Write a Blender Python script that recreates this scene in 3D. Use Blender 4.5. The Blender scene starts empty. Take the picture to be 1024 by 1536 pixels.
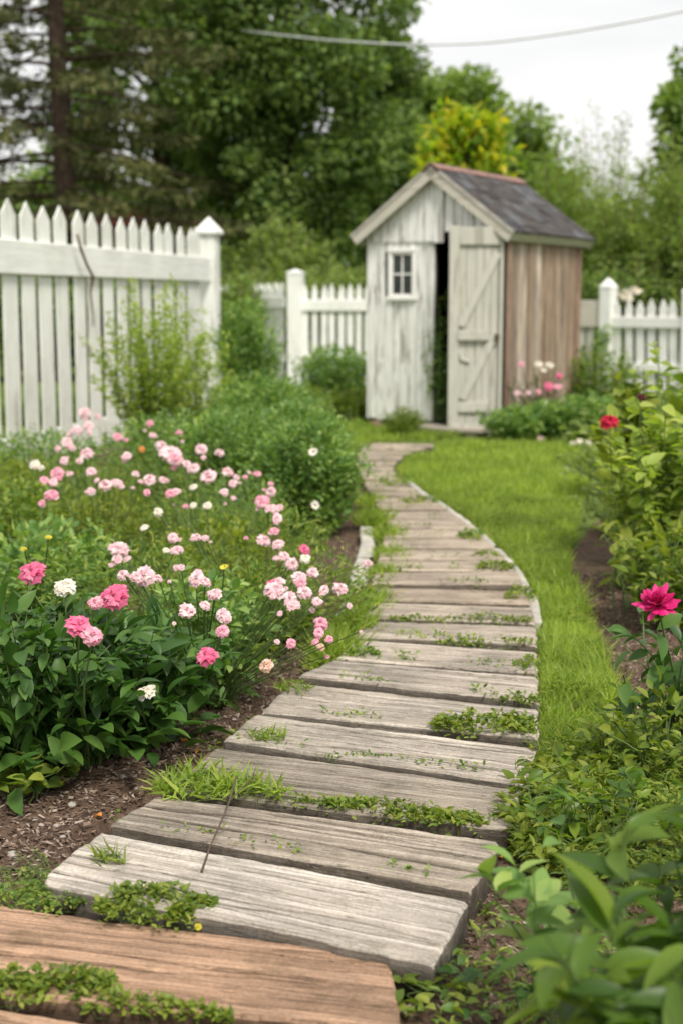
import bpy, math
import numpy as np
from mathutils import Vector, Matrix
R = math.radians
scn = bpy.context.scene
COL = scn.collection
rng = np.random.RandomState(7)

# ------------------------------------------------------------------ camera
H = 1.15; PITCH = R(8.56); FPX = 2133.0
cp, sp = math.cos(PITCH), math.sin(PITCH)
cam = bpy.data.cameras.new('camera'); camo = bpy.data.objects.new('camera', cam); COL.objects.link(camo)
camo.location = (0, 0, H); camo.rotation_euler = (R(90) - PITCH, 0, 0)
cam.sensor_fit = 'VERTICAL'; cam.sensor_height = 36; cam.lens = 50
cam.clip_start = 0.05; cam.clip_end = 1000
cam.dof.use_dof = True; cam.dof.focus_distance = 3.2; cam.dof.aperture_fstop = 3.4
scn.camera = camo

def ray(px, py):
    u = (px - 512) / FPX; v = (768 - py) / FPX
    return np.array([u, cp + v * sp, -sp + v * cp])
def G(px, py, z=0.0):
    d = ray(px, py); t = (z - H) / d[2]
    return np.array([d[0] * t, d[1] * t, z])
def P(px, py, Y):
    d = ray(px, py); t = Y / d[1]
    return np.array([d[0] * t, Y, H + d[2] * t])
def PX(p):
    p = np.asarray(p, float); q = p - np.array([0, 0, H])
    dep = q[..., 1] * cp - q[..., 2] * sp
    return 512 + FPX * q[..., 0] / dep, 768 - FPX * (q[..., 1] * sp + q[..., 2] * cp) / dep

# ------------------------------------------------------------------ objects
def tag(o, label=None, cat=None, group=None, kind=None):
    if label: o['label'] = label
    if cat: o['category'] = cat
    if group: o['group'] = group
    if kind: o['kind'] = kind
    return o
def empty(name, loc=(0, 0, 0), rz=0, parent=None):
    o = bpy.data.objects.new(name, None); COL.objects.link(o)
    o.empty_display_size = .1
    o.location = loc; o.rotation_euler = (0, 0, rz); o.parent = parent
    return o
def link(name, me, mat=None, parent=None, loc=(0, 0, 0), rz=0):
    o = bpy.data.objects.new(name, me); COL.objects.link(o)
    if mat and len(me.materials) == 0: me.materials.append(mat)
    o.location = loc; o.rotation_euler = (0, 0, rz); o.parent = parent
    return o

class MB:
    def __init__(s): s.v = []; s.f = []; s.n = 0
    def add(s, V, *Fs):
        V = np.asarray(V, float).reshape(-1, 3)
        for F in Fs:
            F = np.asarray(F, int)
            if F.size: s.f.append(F + s.n)
        s.v.append(V); s.n += len(V)
        return s
    def box(s, x0, x1, y0, y1, z0, z1, bev=0.0, M=None):
        if bev <= 0:
            V = np.array([[x, y, z] for z in (z0, z1) for y in (y0, y1) for x in (x0, x1)], float)
            F = [[0, 2, 3, 1], [4, 5, 7, 6], [0, 1, 5, 4], [1, 3, 7, 5], [3, 2, 6, 7], [2, 0, 4, 6]]
            if M is not None: V = V @ M[:3, :3].T + M[:3, 3]
            return s.add(V, F)
        b = min(bev, (x1 - x0) * .45, (y1 - y0) * .45, (z1 - z0) * .45)
        xs, ys, zs = (x0, x1), (y0, y1), (z0, z1); V = []; idx = {}
        for i in (0, 1):
            for j in (0, 1):
                for k in (0, 1):
                    c = [xs[i], ys[j], zs[k]]; ins = [xs[i] + (b if i == 0 else -b), ys[j] + (b if j == 0 else -b), zs[k] + (b if k == 0 else -b)]
                    for a in range(3):
                        q = list(ins); q[a] = c[a]; idx[(i, j, k, a)] = len(V); V.append(q)
        Q = []; T = []
        def g(*a): return idx[a]
        for i in (0, 1):
            q = [g(i, 0, 0, 0), g(i, 1, 0, 0), g(i, 1, 1, 0), g(i, 0, 1, 0)]; Q.append(q if i else q[::-1])
            q = [g(0, i, 0, 1), g(1, i, 0, 1), g(1, i, 1, 1), g(0, i, 1, 1)]; Q.append(q[::-1] if i else q)
            q = [g(0, 0, i, 2), g(1, 0, i, 2), g(1, 1, i, 2), g(0, 1, i, 2)]; Q.append(q if i else q[::-1])
        for i in (0, 1):
            for j in (0, 1):
                Q.append([g(i, j, 0, 0), g(i, j, 1, 0), g(i, j, 1, 1), g(i, j, 0, 1)])
                Q.append([g(i, 0, j, 0), g(i, 1, j, 0), g(i, 1, j, 2), g(i, 0, j, 2)])
                Q.append([g(0, i, j, 1), g(1, i, j, 1), g(1, i, j, 2), g(0, i, j, 2)])
                for k in (0, 1): T.append([g(i, j, k, 0), g(i, j, k, 1), g(i, j, k, 2)])
        V = np.array(V, float)
        if M is not None: V = V @ M[:3, :3].T + M[:3, 3]
        return s.add(V, Q, T)
    def tube(s, pts, rad, n=5, cap=True):
        pts = np.asarray(pts, float); m = len(pts)
        rad = np.broadcast_to(np.asarray(rad, float), (m,)) if np.ndim(rad) else np.full(m, rad)
        tan = np.gradient(pts, axis=0); tan /= np.linalg.norm(tan, axis=1)[:, None] + 1e-9
        ref = np.array([0.31, 0.2, 0.93]) if abs(tan[0, 2]) < .8 else np.array([0.9, .3, .1])
        a = np.cross(tan, ref); a /= np.linalg.norm(a, axis=1)[:, None] + 1e-9
        b = np.cross(tan, a)
        th = np.arange(n) * 2 * np.pi / n
        V = pts[:, None, :] + rad[:, None, None] * (np.cos(th)[None, :, None] * a[:, None, :] + np.sin(th)[None, :, None] * b[:, None, :])
        i = np.arange(m - 1)[:, None] * n; j = np.arange(n)[None, :]; k = (j + 1) % n
        Q = np.stack([i + j, i + k, i + n + k, i + n + j], -1).reshape(-1, 4)
        s.add(V, Q)
        if cap:
            base = s.n - m * n
            s.f.append(np.array([[base + q for q in range(n)][::-1]])); s.f.append(np.array([[base + (m - 1) * n + q for q in range(n)]]))
        return s
    def mesh(s, name, smooth=False):
        V = np.concatenate(s.v) if s.v else np.zeros((0, 3))
        me = bpy.data.meshes.new(name)
        me.vertices.add(len(V)); me.vertices.foreach_set('co', V.astype(np.float32).ravel())
        loops = np.concatenate([f.ravel() for f in s.f]); tot = np.concatenate([np.full(len(f), f.shape[1]) for f in s.f])
        start = np.concatenate([[0], np.cumsum(tot)[:-1]])
        me.loops.add(len(loops)); me.loops.foreach_set('vertex_index', loops.astype(np.int32))
        me.polygons.add(len(tot)); me.polygons.foreach_set('loop_start', start.astype(np.int32)); me.polygons.foreach_set('loop_total', tot.astype(np.int32))
        me.update(calc_edges=True)
        me.polygons.foreach_set('use_smooth', np.full(len(tot), smooth, dtype=bool))
        return me
    def build(s, name, mat, parent=None, loc=(0, 0, 0), rz=0, smooth=False):
        return link(name, s.mesh(name, smooth), mat, parent, loc, rz)

def vnoise(x, y, seed=0):
    """smooth value noise, vectorised, period-free"""
    x = np.asarray(x, float); y = np.asarray(y, float)
    xi = np.floor(x).astype(np.int64); yi = np.floor(y).astype(np.int64); fx = x - xi; fy = y - yi
    fx = fx * fx * (3 - 2 * fx); fy = fy * fy * (3 - 2 * fy)
    def h(a, b):
        n = (a * 374761393 + b * 668265263 + seed * 1442695041) & 0x7fffffff
        n = ((n ^ (n >> 13)) * 1274126177) & 0x7fffffff
        return ((n ^ (n >> 16)) & 0xffff) / 65535.0
    return (h(xi, yi) * (1 - fx) + h(xi + 1, yi) * fx) * (1 - fy) + (h(xi, yi + 1) * (1 - fx) + h(xi + 1, yi + 1) * fx) * fy
def fbm(x, y, seed=0, o=4):
    s = 0; a = .5; t = 0
    for i in range(o):
        s = s + a * vnoise(x * 2 ** i, y * 2 ** i, seed + i); t += a; a *= .5
    return s / t
def inpoly(x, y, poly):
    x = np.asarray(x); y = np.asarray(y); c = np.zeros(x.shape, bool); n = len(poly)
    for i in range(n):
        x1, y1 = poly[i][:2]; x2, y2 = poly[(i + 1) % n][:2]
        cond = ((y1 > y) != (y2 > y)) & (x < (x2 - x1) * (y - y1) / ((y2 - y1) if y2 != y1 else 1e-9) + x1)
        c ^= cond
    return c

# ------------------------------------------------------------------ materials
def mat(name):
    m = bpy.data.materials.new(name); m.use_nodes = True; nt = m.node_tree
    for n in list(nt.nodes): nt.nodes.remove(n)
    out = nt.nodes.new('ShaderNodeOutputMaterial')
    return m, nt, out
class NT:
    def __init__(s, nt): s.nt = nt
    def n(s, t, **kw):
        nd = s.nt.nodes.new(t)
        for k, v in kw.items():
            if k.startswith('i_'):
                key = k[2:].replace('_', ' ')
                nd.inputs[key].default_value = v
            else: setattr(nd, k, v)
        return nd
    def l(s, a, b): s.nt.links.new(a, b)
    def ramp(s, fac, stops, interp='LINEAR'):
        r = s.n('ShaderNodeValToRGB'); cr = r.color_ramp; cr.interpolation = interp
        while len(cr.elements) < len(stops): cr.elements.new(.5)
        for e, (p, c) in zip(cr.elements, stops):
            e.position = p; e.color = (*c, 1) if len(c) == 3 else c
        s.l(fac, r.inputs[0]); return r.outputs[0]
    def noise(s, vec, scale, detail=4, rough=.55, dist=0.0):
        n = s.n('ShaderNodeTexNoise'); n.inputs['Scale'].default_value = scale; n.inputs['Detail'].default_value = detail
        n.inputs['Roughness'].default_value = rough; n.inputs['Distortion'].default_value = dist
        if vec is not None: s.l(vec, n.inputs['Vector'])
        return n.outputs[0]
    def mapping(s, vec, scale=(1, 1, 1), loc=(0, 0, 0)):
        n = s.n('ShaderNodeMapping'); n.inputs['Scale'].default_value = scale; n.inputs['Location'].default_value = loc
        s.l(vec, n.inputs['Vector']); return n.outputs[0]
    def mix(s, fac, a, b, blend='MIX'):
        n = s.n('ShaderNodeMix', data_type='RGBA', blend_type=blend)
        for idx, v in ((0, fac), (6, a), (7, b)):
            if hasattr(v, 'links') or isinstance(v, bpy.types.NodeSocket): s.l(v, n.inputs[idx])
            else: n.inputs[idx].default_value = v if idx == 0 else ((*v, 1) if len(v) == 3 else v)
        return n.outputs[2]
    def math(s, op, a, b=None):
        n = s.n('ShaderNodeMath', operation=op)
        for i, v in enumerate((a, b)):
            if v is None: continue
            if isinstance(v, bpy.types.NodeSocket): s.l(v, n.inputs[i])
            else: n.inputs[i].default_value = v
        return n.outputs[0]
    def bsdf(s, col, rough=.6, spec=.4, bump=None, bdist=.01, bstr=.5):
        b = s.n('ShaderNodeBsdfPrincipled')
        if isinstance(col, bpy.types.NodeSocket): s.l(col, b.inputs['Base Color'])
        else: b.inputs['Base Color'].default_value = (*col, 1)
        if isinstance(rough, bpy.types.NodeSocket): s.l(rough, b.inputs['Roughness'])
        else: b.inputs['Roughness'].default_value = rough
        b.inputs['Specular IOR Level'].default_value = spec
        if bump is not None:
            bn = s.n('ShaderNodeBump'); bn.inputs['Distance'].default_value = bdist; bn.inputs['Strength'].default_value = bstr
            s.l(bump, bn.inputs['Height']); s.l(bn.outputs[0], b.inputs['Normal'])
        return b.outputs[0]

def leaf_mat(name, cols, trans=.35, rough=.5, vein=False, spec=.35, tcol=(1.25, 1.35, .55)):
    m, nt, out = mat(name); N = NT(nt)
    geo = N.n('ShaderNodeNewGeometry')
    stops = [(i / (len(cols) - 1), c) for i, c in enumerate(cols)]
    col = N.ramp(geo.outputs['Random Per Island'], stops)
    tc = N.n('ShaderNodeTexCoord')
    nz = N.noise(tc.outputs['Object'], 3.0, 3)
    col = N.mix(1.0, col, N.ramp(nz, [(.3, (.72, .75, .7)), (.7, (1.22, 1.2, 1.1))]), 'MULTIPLY')
    b = N.bsdf(col, rough, spec)
    t = N.n('ShaderNodeBsdfTranslucent')
    N.l(N.mix(1.0, col, tcol, 'MULTIPLY'), t.inputs['Color'])
    mx = N.n('ShaderNodeMixShader'); mx.inputs[0].default_value = trans
    N.l(b, mx.inputs[1]); N.l(t.outputs[0], mx.inputs[2]); N.l(mx.outputs[0], out.inputs[0])
    return m
def petal_mat(name, cols, trans=.3):
    return leaf_mat(name, cols, trans, .6, spec=.2, tcol=(1.1, 1.0, 1.0))

def wood_mat(name, light, dark, crack=(.05, .04, .03), grain=1.0, stain=.5, axis='X', islands=False, moss=0.0, shade_attr=False):
    """weathered timber, grain along the given local axis"""
    m, nt, out = mat(name); N = NT(nt)
    tc = N.n('ShaderNodeTexCoord'); oi = N.n('ShaderNodeObjectInfo'); geo = N.n('ShaderNodeNewGeometry')
    off = N.n('ShaderNodeCombineXYZ')
    rsrc = geo.outputs['Random Per Island'] if islands else oi.outputs['Random']
    N.l(N.math('MULTIPLY', rsrc, 37.0), off.inputs[0]); N.l(N.math('MULTIPLY', rsrc, 91.0), off.inputs[1]); N.l(N.math('MULTIPLY', rsrc, 53.0), off.inputs[2])
    va = N.n('ShaderNodeVectorMath', operation='ADD'); N.l(tc.outputs['Object'], va.inputs[0]); N.l(off.outputs[0], va.inputs[1])
    sc = {'X': (1.1, 48, 48), 'Z': (26, 26, 1.3), 'Y': (20, 5, 20)}[axis]; fs = {'X': (7, 330, 330), 'Z': (190, 190, 4), 'Y': (90, 30, 90)}[axis]
    g1 = N.noise(N.mapping(va.outputs[0], sc), 1.0 * grain, 6, .62, .6)
    g2 = N.noise(N.mapping(va.outputs[0], fs), 1.0, 3, .6, .2)
    st = N.noise(va.outputs[0], 3.4, 5, .6)
    col = N.mix(N.ramp(g1, [(.26, (0, 0, 0)), (.60, (1, 1, 1))]), dark, light)
    col = N.mix(1.0, col, N.ramp(g2, [(.3, (.62, .61, .6)), (.62, (1.12, 1.12, 1.12))]), 'MULTIPLY')
    col = N.mix(1.0, col, N.ramp(st, [(.32, (1 - .55 * stain,) * 3), (.6, (1.05, 1.04, 1.02))]), 'MULTIPLY')
    lines = N.ramp(g1, [(.486, (0, 0, 0)), (.498, (1, 1, 1)), (.502, (1, 1, 1)), (.514, (0, 0, 0))])
    lm = N.math('MULTIPLY', lines, .55)
    col = N.mix(lm, col, crack)
    if moss > 0:
        mn = N.noise(va.outputs[0], 9.0, 5, .7)
        col = N.mix(N.math('MULTIPLY', N.ramp(mn, [(.56, (0, 0, 0)), (.68, (1, 1, 1))]), moss), col, (.09, .095, .05))
    col = N.mix(1.0, col, oi.outputs['Color'], 'MULTIPLY')
    if shade_attr:
        vc = N.n('ShaderNodeVertexColor', layer_name='dirt'); col = N.mix(vc.outputs[0], col, (.035, .026, .018))  # soil stain plus painted shade: cracks and sides mixed to dark brown
    if islands:
        col = N.mix(1.0, col, N.ramp(rsrc, [(0, (.62, .52, .45)), (.35, (1.0, .90, .80)), (.6, (.78, .76, .74)), (1, (1.5, 1.55, 1.55))]), 'MULTIPLY')
    g3 = N.noise(va.outputs[0], 140, 4, .7); col = N.mix(1.0, col, N.ramp(g3, [(.32, (.74, .73, .72)), (.6, (1.06, 1.06, 1.06))]), 'MULTIPLY')
    bh = N.math('ADD', N.math('MULTIPLY', g1, .7), N.math('MULTIPLY', g2, .45))
    bh = N.math('SUBTRACT', bh, N.math('MULTIPLY', lines, .5))
    N.l(N.bsdf(col, .85, .2, bh, .006, .55), out.inputs[0])
    return m
def paint_mat(name, paint, bare, wear=.5, axis='Z', dirt=(.33, .34, .26), thr=.58, seedoff=0, dirty=.35):
    """old paint over timber, worn through in streaks along the grain"""
    m, nt, out = mat(name); N = NT(nt)
    tc = N.n('ShaderNodeTexCoord'); oi = N.n('ShaderNodeObjectInfo'); geo = N.n('ShaderNodeNewGeometry')
    off = N.n('ShaderNodeCombineXYZ'); rnd = N.math('ADD', oi.outputs['Random'], geo.outputs['Random Per Island'])
    N.l(N.math('MULTIPLY', rnd, 31.0), off.inputs[0]); N.l(N.math('MULTIPLY', rnd, 17.0), off.inputs[1]); N.l(N.math('MULTIPLY', rnd, 43.0), off.inputs[2])
    va = N.n('ShaderNodeVectorMath', operation='ADD'); N.l(tc.outputs['Object'], va.inputs[0]); N.l(off.outputs[0], va.inputs[1])
    sc = (14, 14, 1.6) if axis == 'Z' else (1.6, 14, 14); fs = (70, 70, 3) if axis == 'Z' else (3, 70, 70)
    w = N.noise(N.mapping(va.outputs[0], sc), 1.0, 6, .68, .4)
    f = N.noise(N.mapping(va.outputs[0], fs), 1.0, 3, .6)
    d = N.noise(va.outputs[0], 2.6, 5, .6)
    pc = N.mix(N.math('MULTIPLY', N.ramp(d, [(.42, (0, 0, 0)), (.72, (1, 1, 1))]), dirty), paint, dirt)
    pc = N.mix(1.0, pc, N.ramp(f, [(.3, (.86, .86, .85)), (.55, (1.03, 1.03, 1.03))]), 'MULTIPLY')
    col = N.mix(N.math('MULTIPLY', N.ramp(w, [(thr, (0, 0, 0)), (thr + .06, (1, 1, 1))]), wear), pc, bare)
    bh = N.math('ADD', N.math('MULTIPLY', w, -.6), N.math('MULTIPLY', f, .4))
    N.l(N.bsdf(col, .7, .3, bh, .004, .5), out.inputs[0])
    return m
def plain_mat(name, col, rough=.7, spec=.3, var=.25, scale=8.0, bump=.3, bdist=.01, metallic=0):
    m, nt, out = mat(name); N = NT(nt)
    tc = N.n('ShaderNodeTexCoord'); nz = N.noise(tc.outputs['Object'], scale, 6, .6)
    c = N.mix(1.0, col, N.ramp(nz, [(.3, (1 - var,) * 3), (.7, (1 + var,) * 3)]), 'MULTIPLY')
    N.l(N.bsdf(c, rough, spec, nz, bdist, bump), out.inputs[0])
    return m

M = {}
M['plank'] = wood_mat('grey_timber', (.55, .50, .44), (.27, .235, .195), stain=.6, moss=.35, shade_attr=True)
M['rail_white'] = paint_mat('white_paint_rail', (.82, .825, .79), (.30, .28, .24), .55, 'X', thr=.66, dirty=.22)
M['picket_white'] = paint_mat('white_paint_picket', (.82, .825, .78), (.34, .32, .28), .55, 'Z', thr=.58, dirty=.30)
M['far_white'] = paint_mat('white_paint_far', (.83, .83, .80), (.45, .43, .4), .4, 'Z', thr=.62, dirty=.25)
M['shed_paint'] = paint_mat('flaking_white_paint', (.78, .785, .75), (.31, .29, .26), .8, 'Z', thr=.515, dirty=.35)
M['door_paint'] = paint_mat('flaking_cream_paint', (.50, .49, .43), (.26, .235, .2), .6, 'Z', thr=.56, dirty=.3)
M['trim_paint'] = paint_mat('faded_trim_paint', (.50, .47, .40), (.25, .21, .17), .6, 'X', thr=.56, dirty=.3)
M['side_wood'] = wood_mat('bare_siding', (.50, .425, .36), (.21, .145, .105), grain=.6, stain=.5, axis='Z', islands=True)
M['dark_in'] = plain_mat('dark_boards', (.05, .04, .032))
M['corner_wood'] = wood_mat('red_brown_post_wood', (.40, .28, .21), (.2, .13, .1), axis='Z', stain=.3)
M['shingle'] = wood_mat('slate_shingle', (.105, .105, .115), (.05, .05, .056), grain=.6, stain=.5, axis='Y', islands=True)
M['ridge'] = plain_mat('rusty_ridge', (.23, .13, .11), .7, .3, .3, 10)
M['glass'] = plain_mat('dark_glass', (.02, .025, .022), .08, .6, .1, 3, 0)
M['bark'] = plain_mat('bark', (.085, .06, .045), .9, .15, .45, 9, 1.0, .04)
M['stem'] = plain_mat('green_stem', (.10, .15, .045), .6, .3, .3, 12, .2)
M['stem_brown'] = plain_mat('brown_stem', (.14, .09, .055), .7, .2, .3, 12, .3)
M['soilbit'] = None
M['edge'] = plain_mat('pale_edging', (.40, .38, .33), .85, .2, .3, 12, .6, .01)
M['cable'] = plain_mat('cable_sheath', (.62, .63, .64), .5, .4, .1, 2, .1)
M['roof_red'] = plain_mat('red_roof', (.30, .085, .06), .8, .2, .25, 3)
M['wall_far'] = plain_mat('far_wall', (.23, .12, .09), .8, .2, .25, 3)
M['pebble'] = plain_mat('pebble', (.42, .38, .34), .8, .25, .3, 25, .5)
M['twig'] = plain_mat('dry_twig', (.10, .07, .05), .85, .2, .3, 30, .5)

L = {}
L['peony'] = leaf_mat('broad_leaf', [(0.037, 0.090, 0.021), (0.056, 0.131, 0.030), (0.083, 0.172, 0.034), (0.117, 0.217, 0.046)], 0.32, .42, tcol=(1.1, 1.4, .5))
L['fine'] = leaf_mat('fine_leaf', [(0.085, 0.152, 0.033), (0.144, 0.243, 0.048), (0.240, 0.334, 0.066), (0.361, 0.405, 0.094)], 0.45, .5)
L['bush'] = leaf_mat('bush_leaf', [(0.100, 0.191, 0.057), (0.158, 0.286, 0.081), (0.245, 0.382, 0.108), (0.376, 0.477, 0.144)], 0.42, .5)
L['lime'] = leaf_mat('lime_leaf', [(0.108, 0.168, 0.020), (0.176, 0.240, 0.030), (0.270, 0.324, 0.050), (0.324, 0.360, 0.060)], 0.5, .45)
L['weed'] = leaf_mat('weed_leaf', [(0.098, 0.161, 0.023), (0.147, 0.222, 0.033), (0.229, 0.296, 0.046), (0.328, 0.364, 0.064)], 0.45, .5)
L['grass'] = leaf_mat('grass_blade', [(0.167, 0.250, 0.040), (0.243, 0.347, 0.058), (0.336, 0.451, 0.081), (0.467, 0.520, 0.123)], 0.5, .5)
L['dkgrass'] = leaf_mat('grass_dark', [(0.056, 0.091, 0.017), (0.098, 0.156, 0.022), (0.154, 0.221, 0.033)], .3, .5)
L['front'] = leaf_mat('foreground_leaf', [(0.070, 0.138, 0.028), (0.105, 0.194, 0.033), (0.154, 0.250, 0.039), (0.266, 0.362, 0.044)], 0.5, .38)
L['tree'] = leaf_mat('tree_leaf', [(0.074, 0.125, 0.043), (0.122, 0.199, 0.059), (0.190, 0.281, 0.078), (0.284, 0.364, 0.100)], 0.4, .6)
L['pine'] = leaf_mat('pine_needle', [(0.064, 0.077, 0.030), (0.093, 0.112, 0.041), (0.144, 0.152, 0.055), (0.196, 0.192, 0.073)], .12, .7)
L['midtree'] = leaf_mat('mid_tree_leaf', [(0.149, 0.230, 0.062), (0.222, 0.319, 0.088), (0.328, 0.422, 0.109)], 0.45, .6)
L['light'] = leaf_mat('light_shrub_leaf', [(0.143, 0.209, 0.058), (0.209, 0.286, 0.084), (0.297, 0.374, 0.126), (0.363, 0.429, 0.179)], 0.5, .55)
L['yellow'] = leaf_mat('yellow_leaf', [(.14, .25, .02), (.22, .35, .03), (.36, .46, .04), (.50, .50, .04), (.68, .55, .05)], 0.58, .45)
L['bright'] = leaf_mat('bright_shrub_leaf', [(.20, .29, .05), (.29, .39, .07), (.38, .47, .10), (.45, .50, .13)], .5, .5)
L['deadleaf'] = leaf_mat('dead_leaf', [(.12, .06, .03), (.2, .11, .06), (.26, .15, .09)], .1, .8)
PM = {
 'hot': petal_mat('petal_hot_pink', [(.70, .12, .28), (.78, .19, .36), (.82, .28, .44)]),
 'pink': petal_mat('petal_pink', [(.76, .29, .44), (.82, .42, .55), (.84, .54, .64)]),
 'pale': petal_mat('petal_pale_pink', [(.80, .48, .58), (.84, .60, .68), (.85, .73, .77)]),
 'white': petal_mat('petal_cream', [(.78, .70, .62), (.82, .78, .72), (.84, .82, .79)]),
 'red': petal_mat('petal_red', [(.34, .006, .025), (.46, .012, .04), (.55, .025, .07)]),
 'magenta': petal_mat('petal_magenta', [(.50, .01, .13), (.66, .02, .20), (.74, .06, .28)]),
 'salmon': petal_mat('petal_salmon', [(.72, .42, .34), (.78, .55, .46), (.8, .66, .58)]),
 'centre': plain_mat('flower_centre', (.09, .02, .02), .8), 'ycentre': plain_mat('yellow_centre', (.55, .35, .04), .8),
 'orange': petal_mat('petal_orange', [(.65, .22, .05), (.75, .35, .1), (.8, .5, .2)]),
 'lemon': petal_mat('petal_lemon', [(.65, .55, .05), (.75, .68, .12)]),
}

# ------------------------------------------------------------------ leaves
def tmpl_broad(w=.5, fold=.10, droop=.25, rows=5):
    t = np.linspace(0, 1, rows + 1); wd = np.sin(np.pi * t ** .78) ** .8 * w * .5; wd[0] = .0; wd[-1] = 0
    V = [[0, 0, 0]]; T = []; Q = []
    for i in range(1, rows):
        z = -droop * t[i] ** 2
        V += [[-wd[i], t[i], z + fold * wd[i] / w * 2], [0, t[i], z], [wd[i], t[i], z + fold * wd[i] / w * 2]]
    V.append([0, 1, -droop]); e = len(V) - 1
    T += [[0, 2, 1], [0, 3, 2]]
    for i in range(rows - 2):
        a = 1 + 3 * i; Q += [[a, a + 1, a + 4, a + 3], [a + 1, a + 2, a + 5, a + 4]]
    a = e - 3; T += [[a, a + 1, e], [a + 1, a + 2, e]]
    return np.array(V, float), np.array(Q), np.array(T)
def tmpl_small(w=.5, fold=.12):
    V = np.array([[0, 0, 0], [-w / 2, .45, fold], [w / 2, .45, fold], [0, 1, -.08]], float)
    return V, np.zeros((0, 4), int), np.array([[0, 3, 1], [0, 2, 3]])
def tmpl_blade(w=.06, bend=.45):
    V = np.array([[-w / 2, 0, 0], [w / 2, 0, 0], [-w * .4, .5, -bend * .25], [w * .4, .5, -bend * .25], [0, 1, -bend]], float)
    return V, np.array([[0, 1, 3, 2]]), np.array([[2, 3, 4]])
TB = tmpl_broad(); TBW = tmpl_broad(.62, .12, .3, 5); TN = tmpl_broad(.28, .08, .35, 4); TS = tmpl_small(); TSN = tmpl_small(.3, .08); TG = tmpl_blade(); TGW = tmpl_blade(.12, .35)
TQ = tmpl_small(.75, .15); TM = tmpl_broad(.5, .1, .2, 3)

def norm(a): return a / (np.linalg.norm(a, axis=-1, keepdims=True) + 1e-9)
def put_leaves(mb, T, pos, d, size, rs, up=None, twist=.5):
    """copies of template T: axis d, face roughly towards up"""
    N = len(pos); d = norm(np.asarray(d, float)); V, Q, Tr = T
    if up is None: up = np.tile([0, 0, 1.0], (N, 1))
    up = up + rs.normal(0, twist, (N, 3))
    x = norm(np.cross(d, up)); z = np.cross(x, d)
    s = np.broadcast_to(np.asarray(size, float), (N,))
    W = pos[:, None, :] + s[:, None, None] * (V[None, :, 0:1] * x[:, None] + V[None, :, 1:2] * d[:, None] + V[None, :, 2:3] * z[:, None])
    k = len(V); o = (np.arange(N) * k)[:, None, None]
    fs = []
    if len(Q): fs.append((Q[None] + o).reshape(-1, 4))
    if len(Tr): fs.append((Tr[None] + o).reshape(-1, 3))
    mb.add(W.reshape(-1, 3), *fs)
def rdir(rs, N): return norm(rs.normal(0, 1, (N, 3)))

def stems(rs, n, spread, h, hv=.25, wob=.05, lean=(0, 0), pw=1.3, base_r=.05, K=7):
    """n bent stems, returns (n,K,3)"""
    az = rs.uniform(0, 2 * np.pi, n); sr = spread * np.sqrt(rs.uniform(.02, 1, n)); hh = h * (1 - hv * rs.uniform(0, 1, n)) * (1 - .25 * (sr / max(spread, 1e-6)) ** 2)
    t = np.linspace(0, 1, K)
    b = np.stack([np.cos(az), np.sin(az)], 1) * (base_r * rs.uniform(0, 1, n))[:, None]
    X = b[:, None, 0] + np.cos(az)[:, None] * sr[:, None] * t[None] ** pw + lean[0] * t[None] ** 1.5
    Y = b[:, None, 1] + np.sin(az)[:, None] * sr[:, None] * t[None] ** pw + lean[1] * t[None] ** 1.5
    ph = rs.uniform(0, 6.28, (n, 2)); X = X + wob * np.sin(t * 5 + ph[:, :1]) * t; Y = Y + wob * np.sin(t * 4.3 + ph[:, 1:]) * t
    Z = hh[:, None] * (t[None] ** .92)
    return np.stack([X, Y, Z], -1)
def along(S, idx, t):
    K = S.shape[1]; f = t * (K - 1); i = np.minimum(f.astype(int), K - 2); w = (f - i)[:, None]
    a = S[idx, i]; b = S[idx, i + 1]
    return a * (1 - w) + b * w, norm(b - a)

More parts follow.
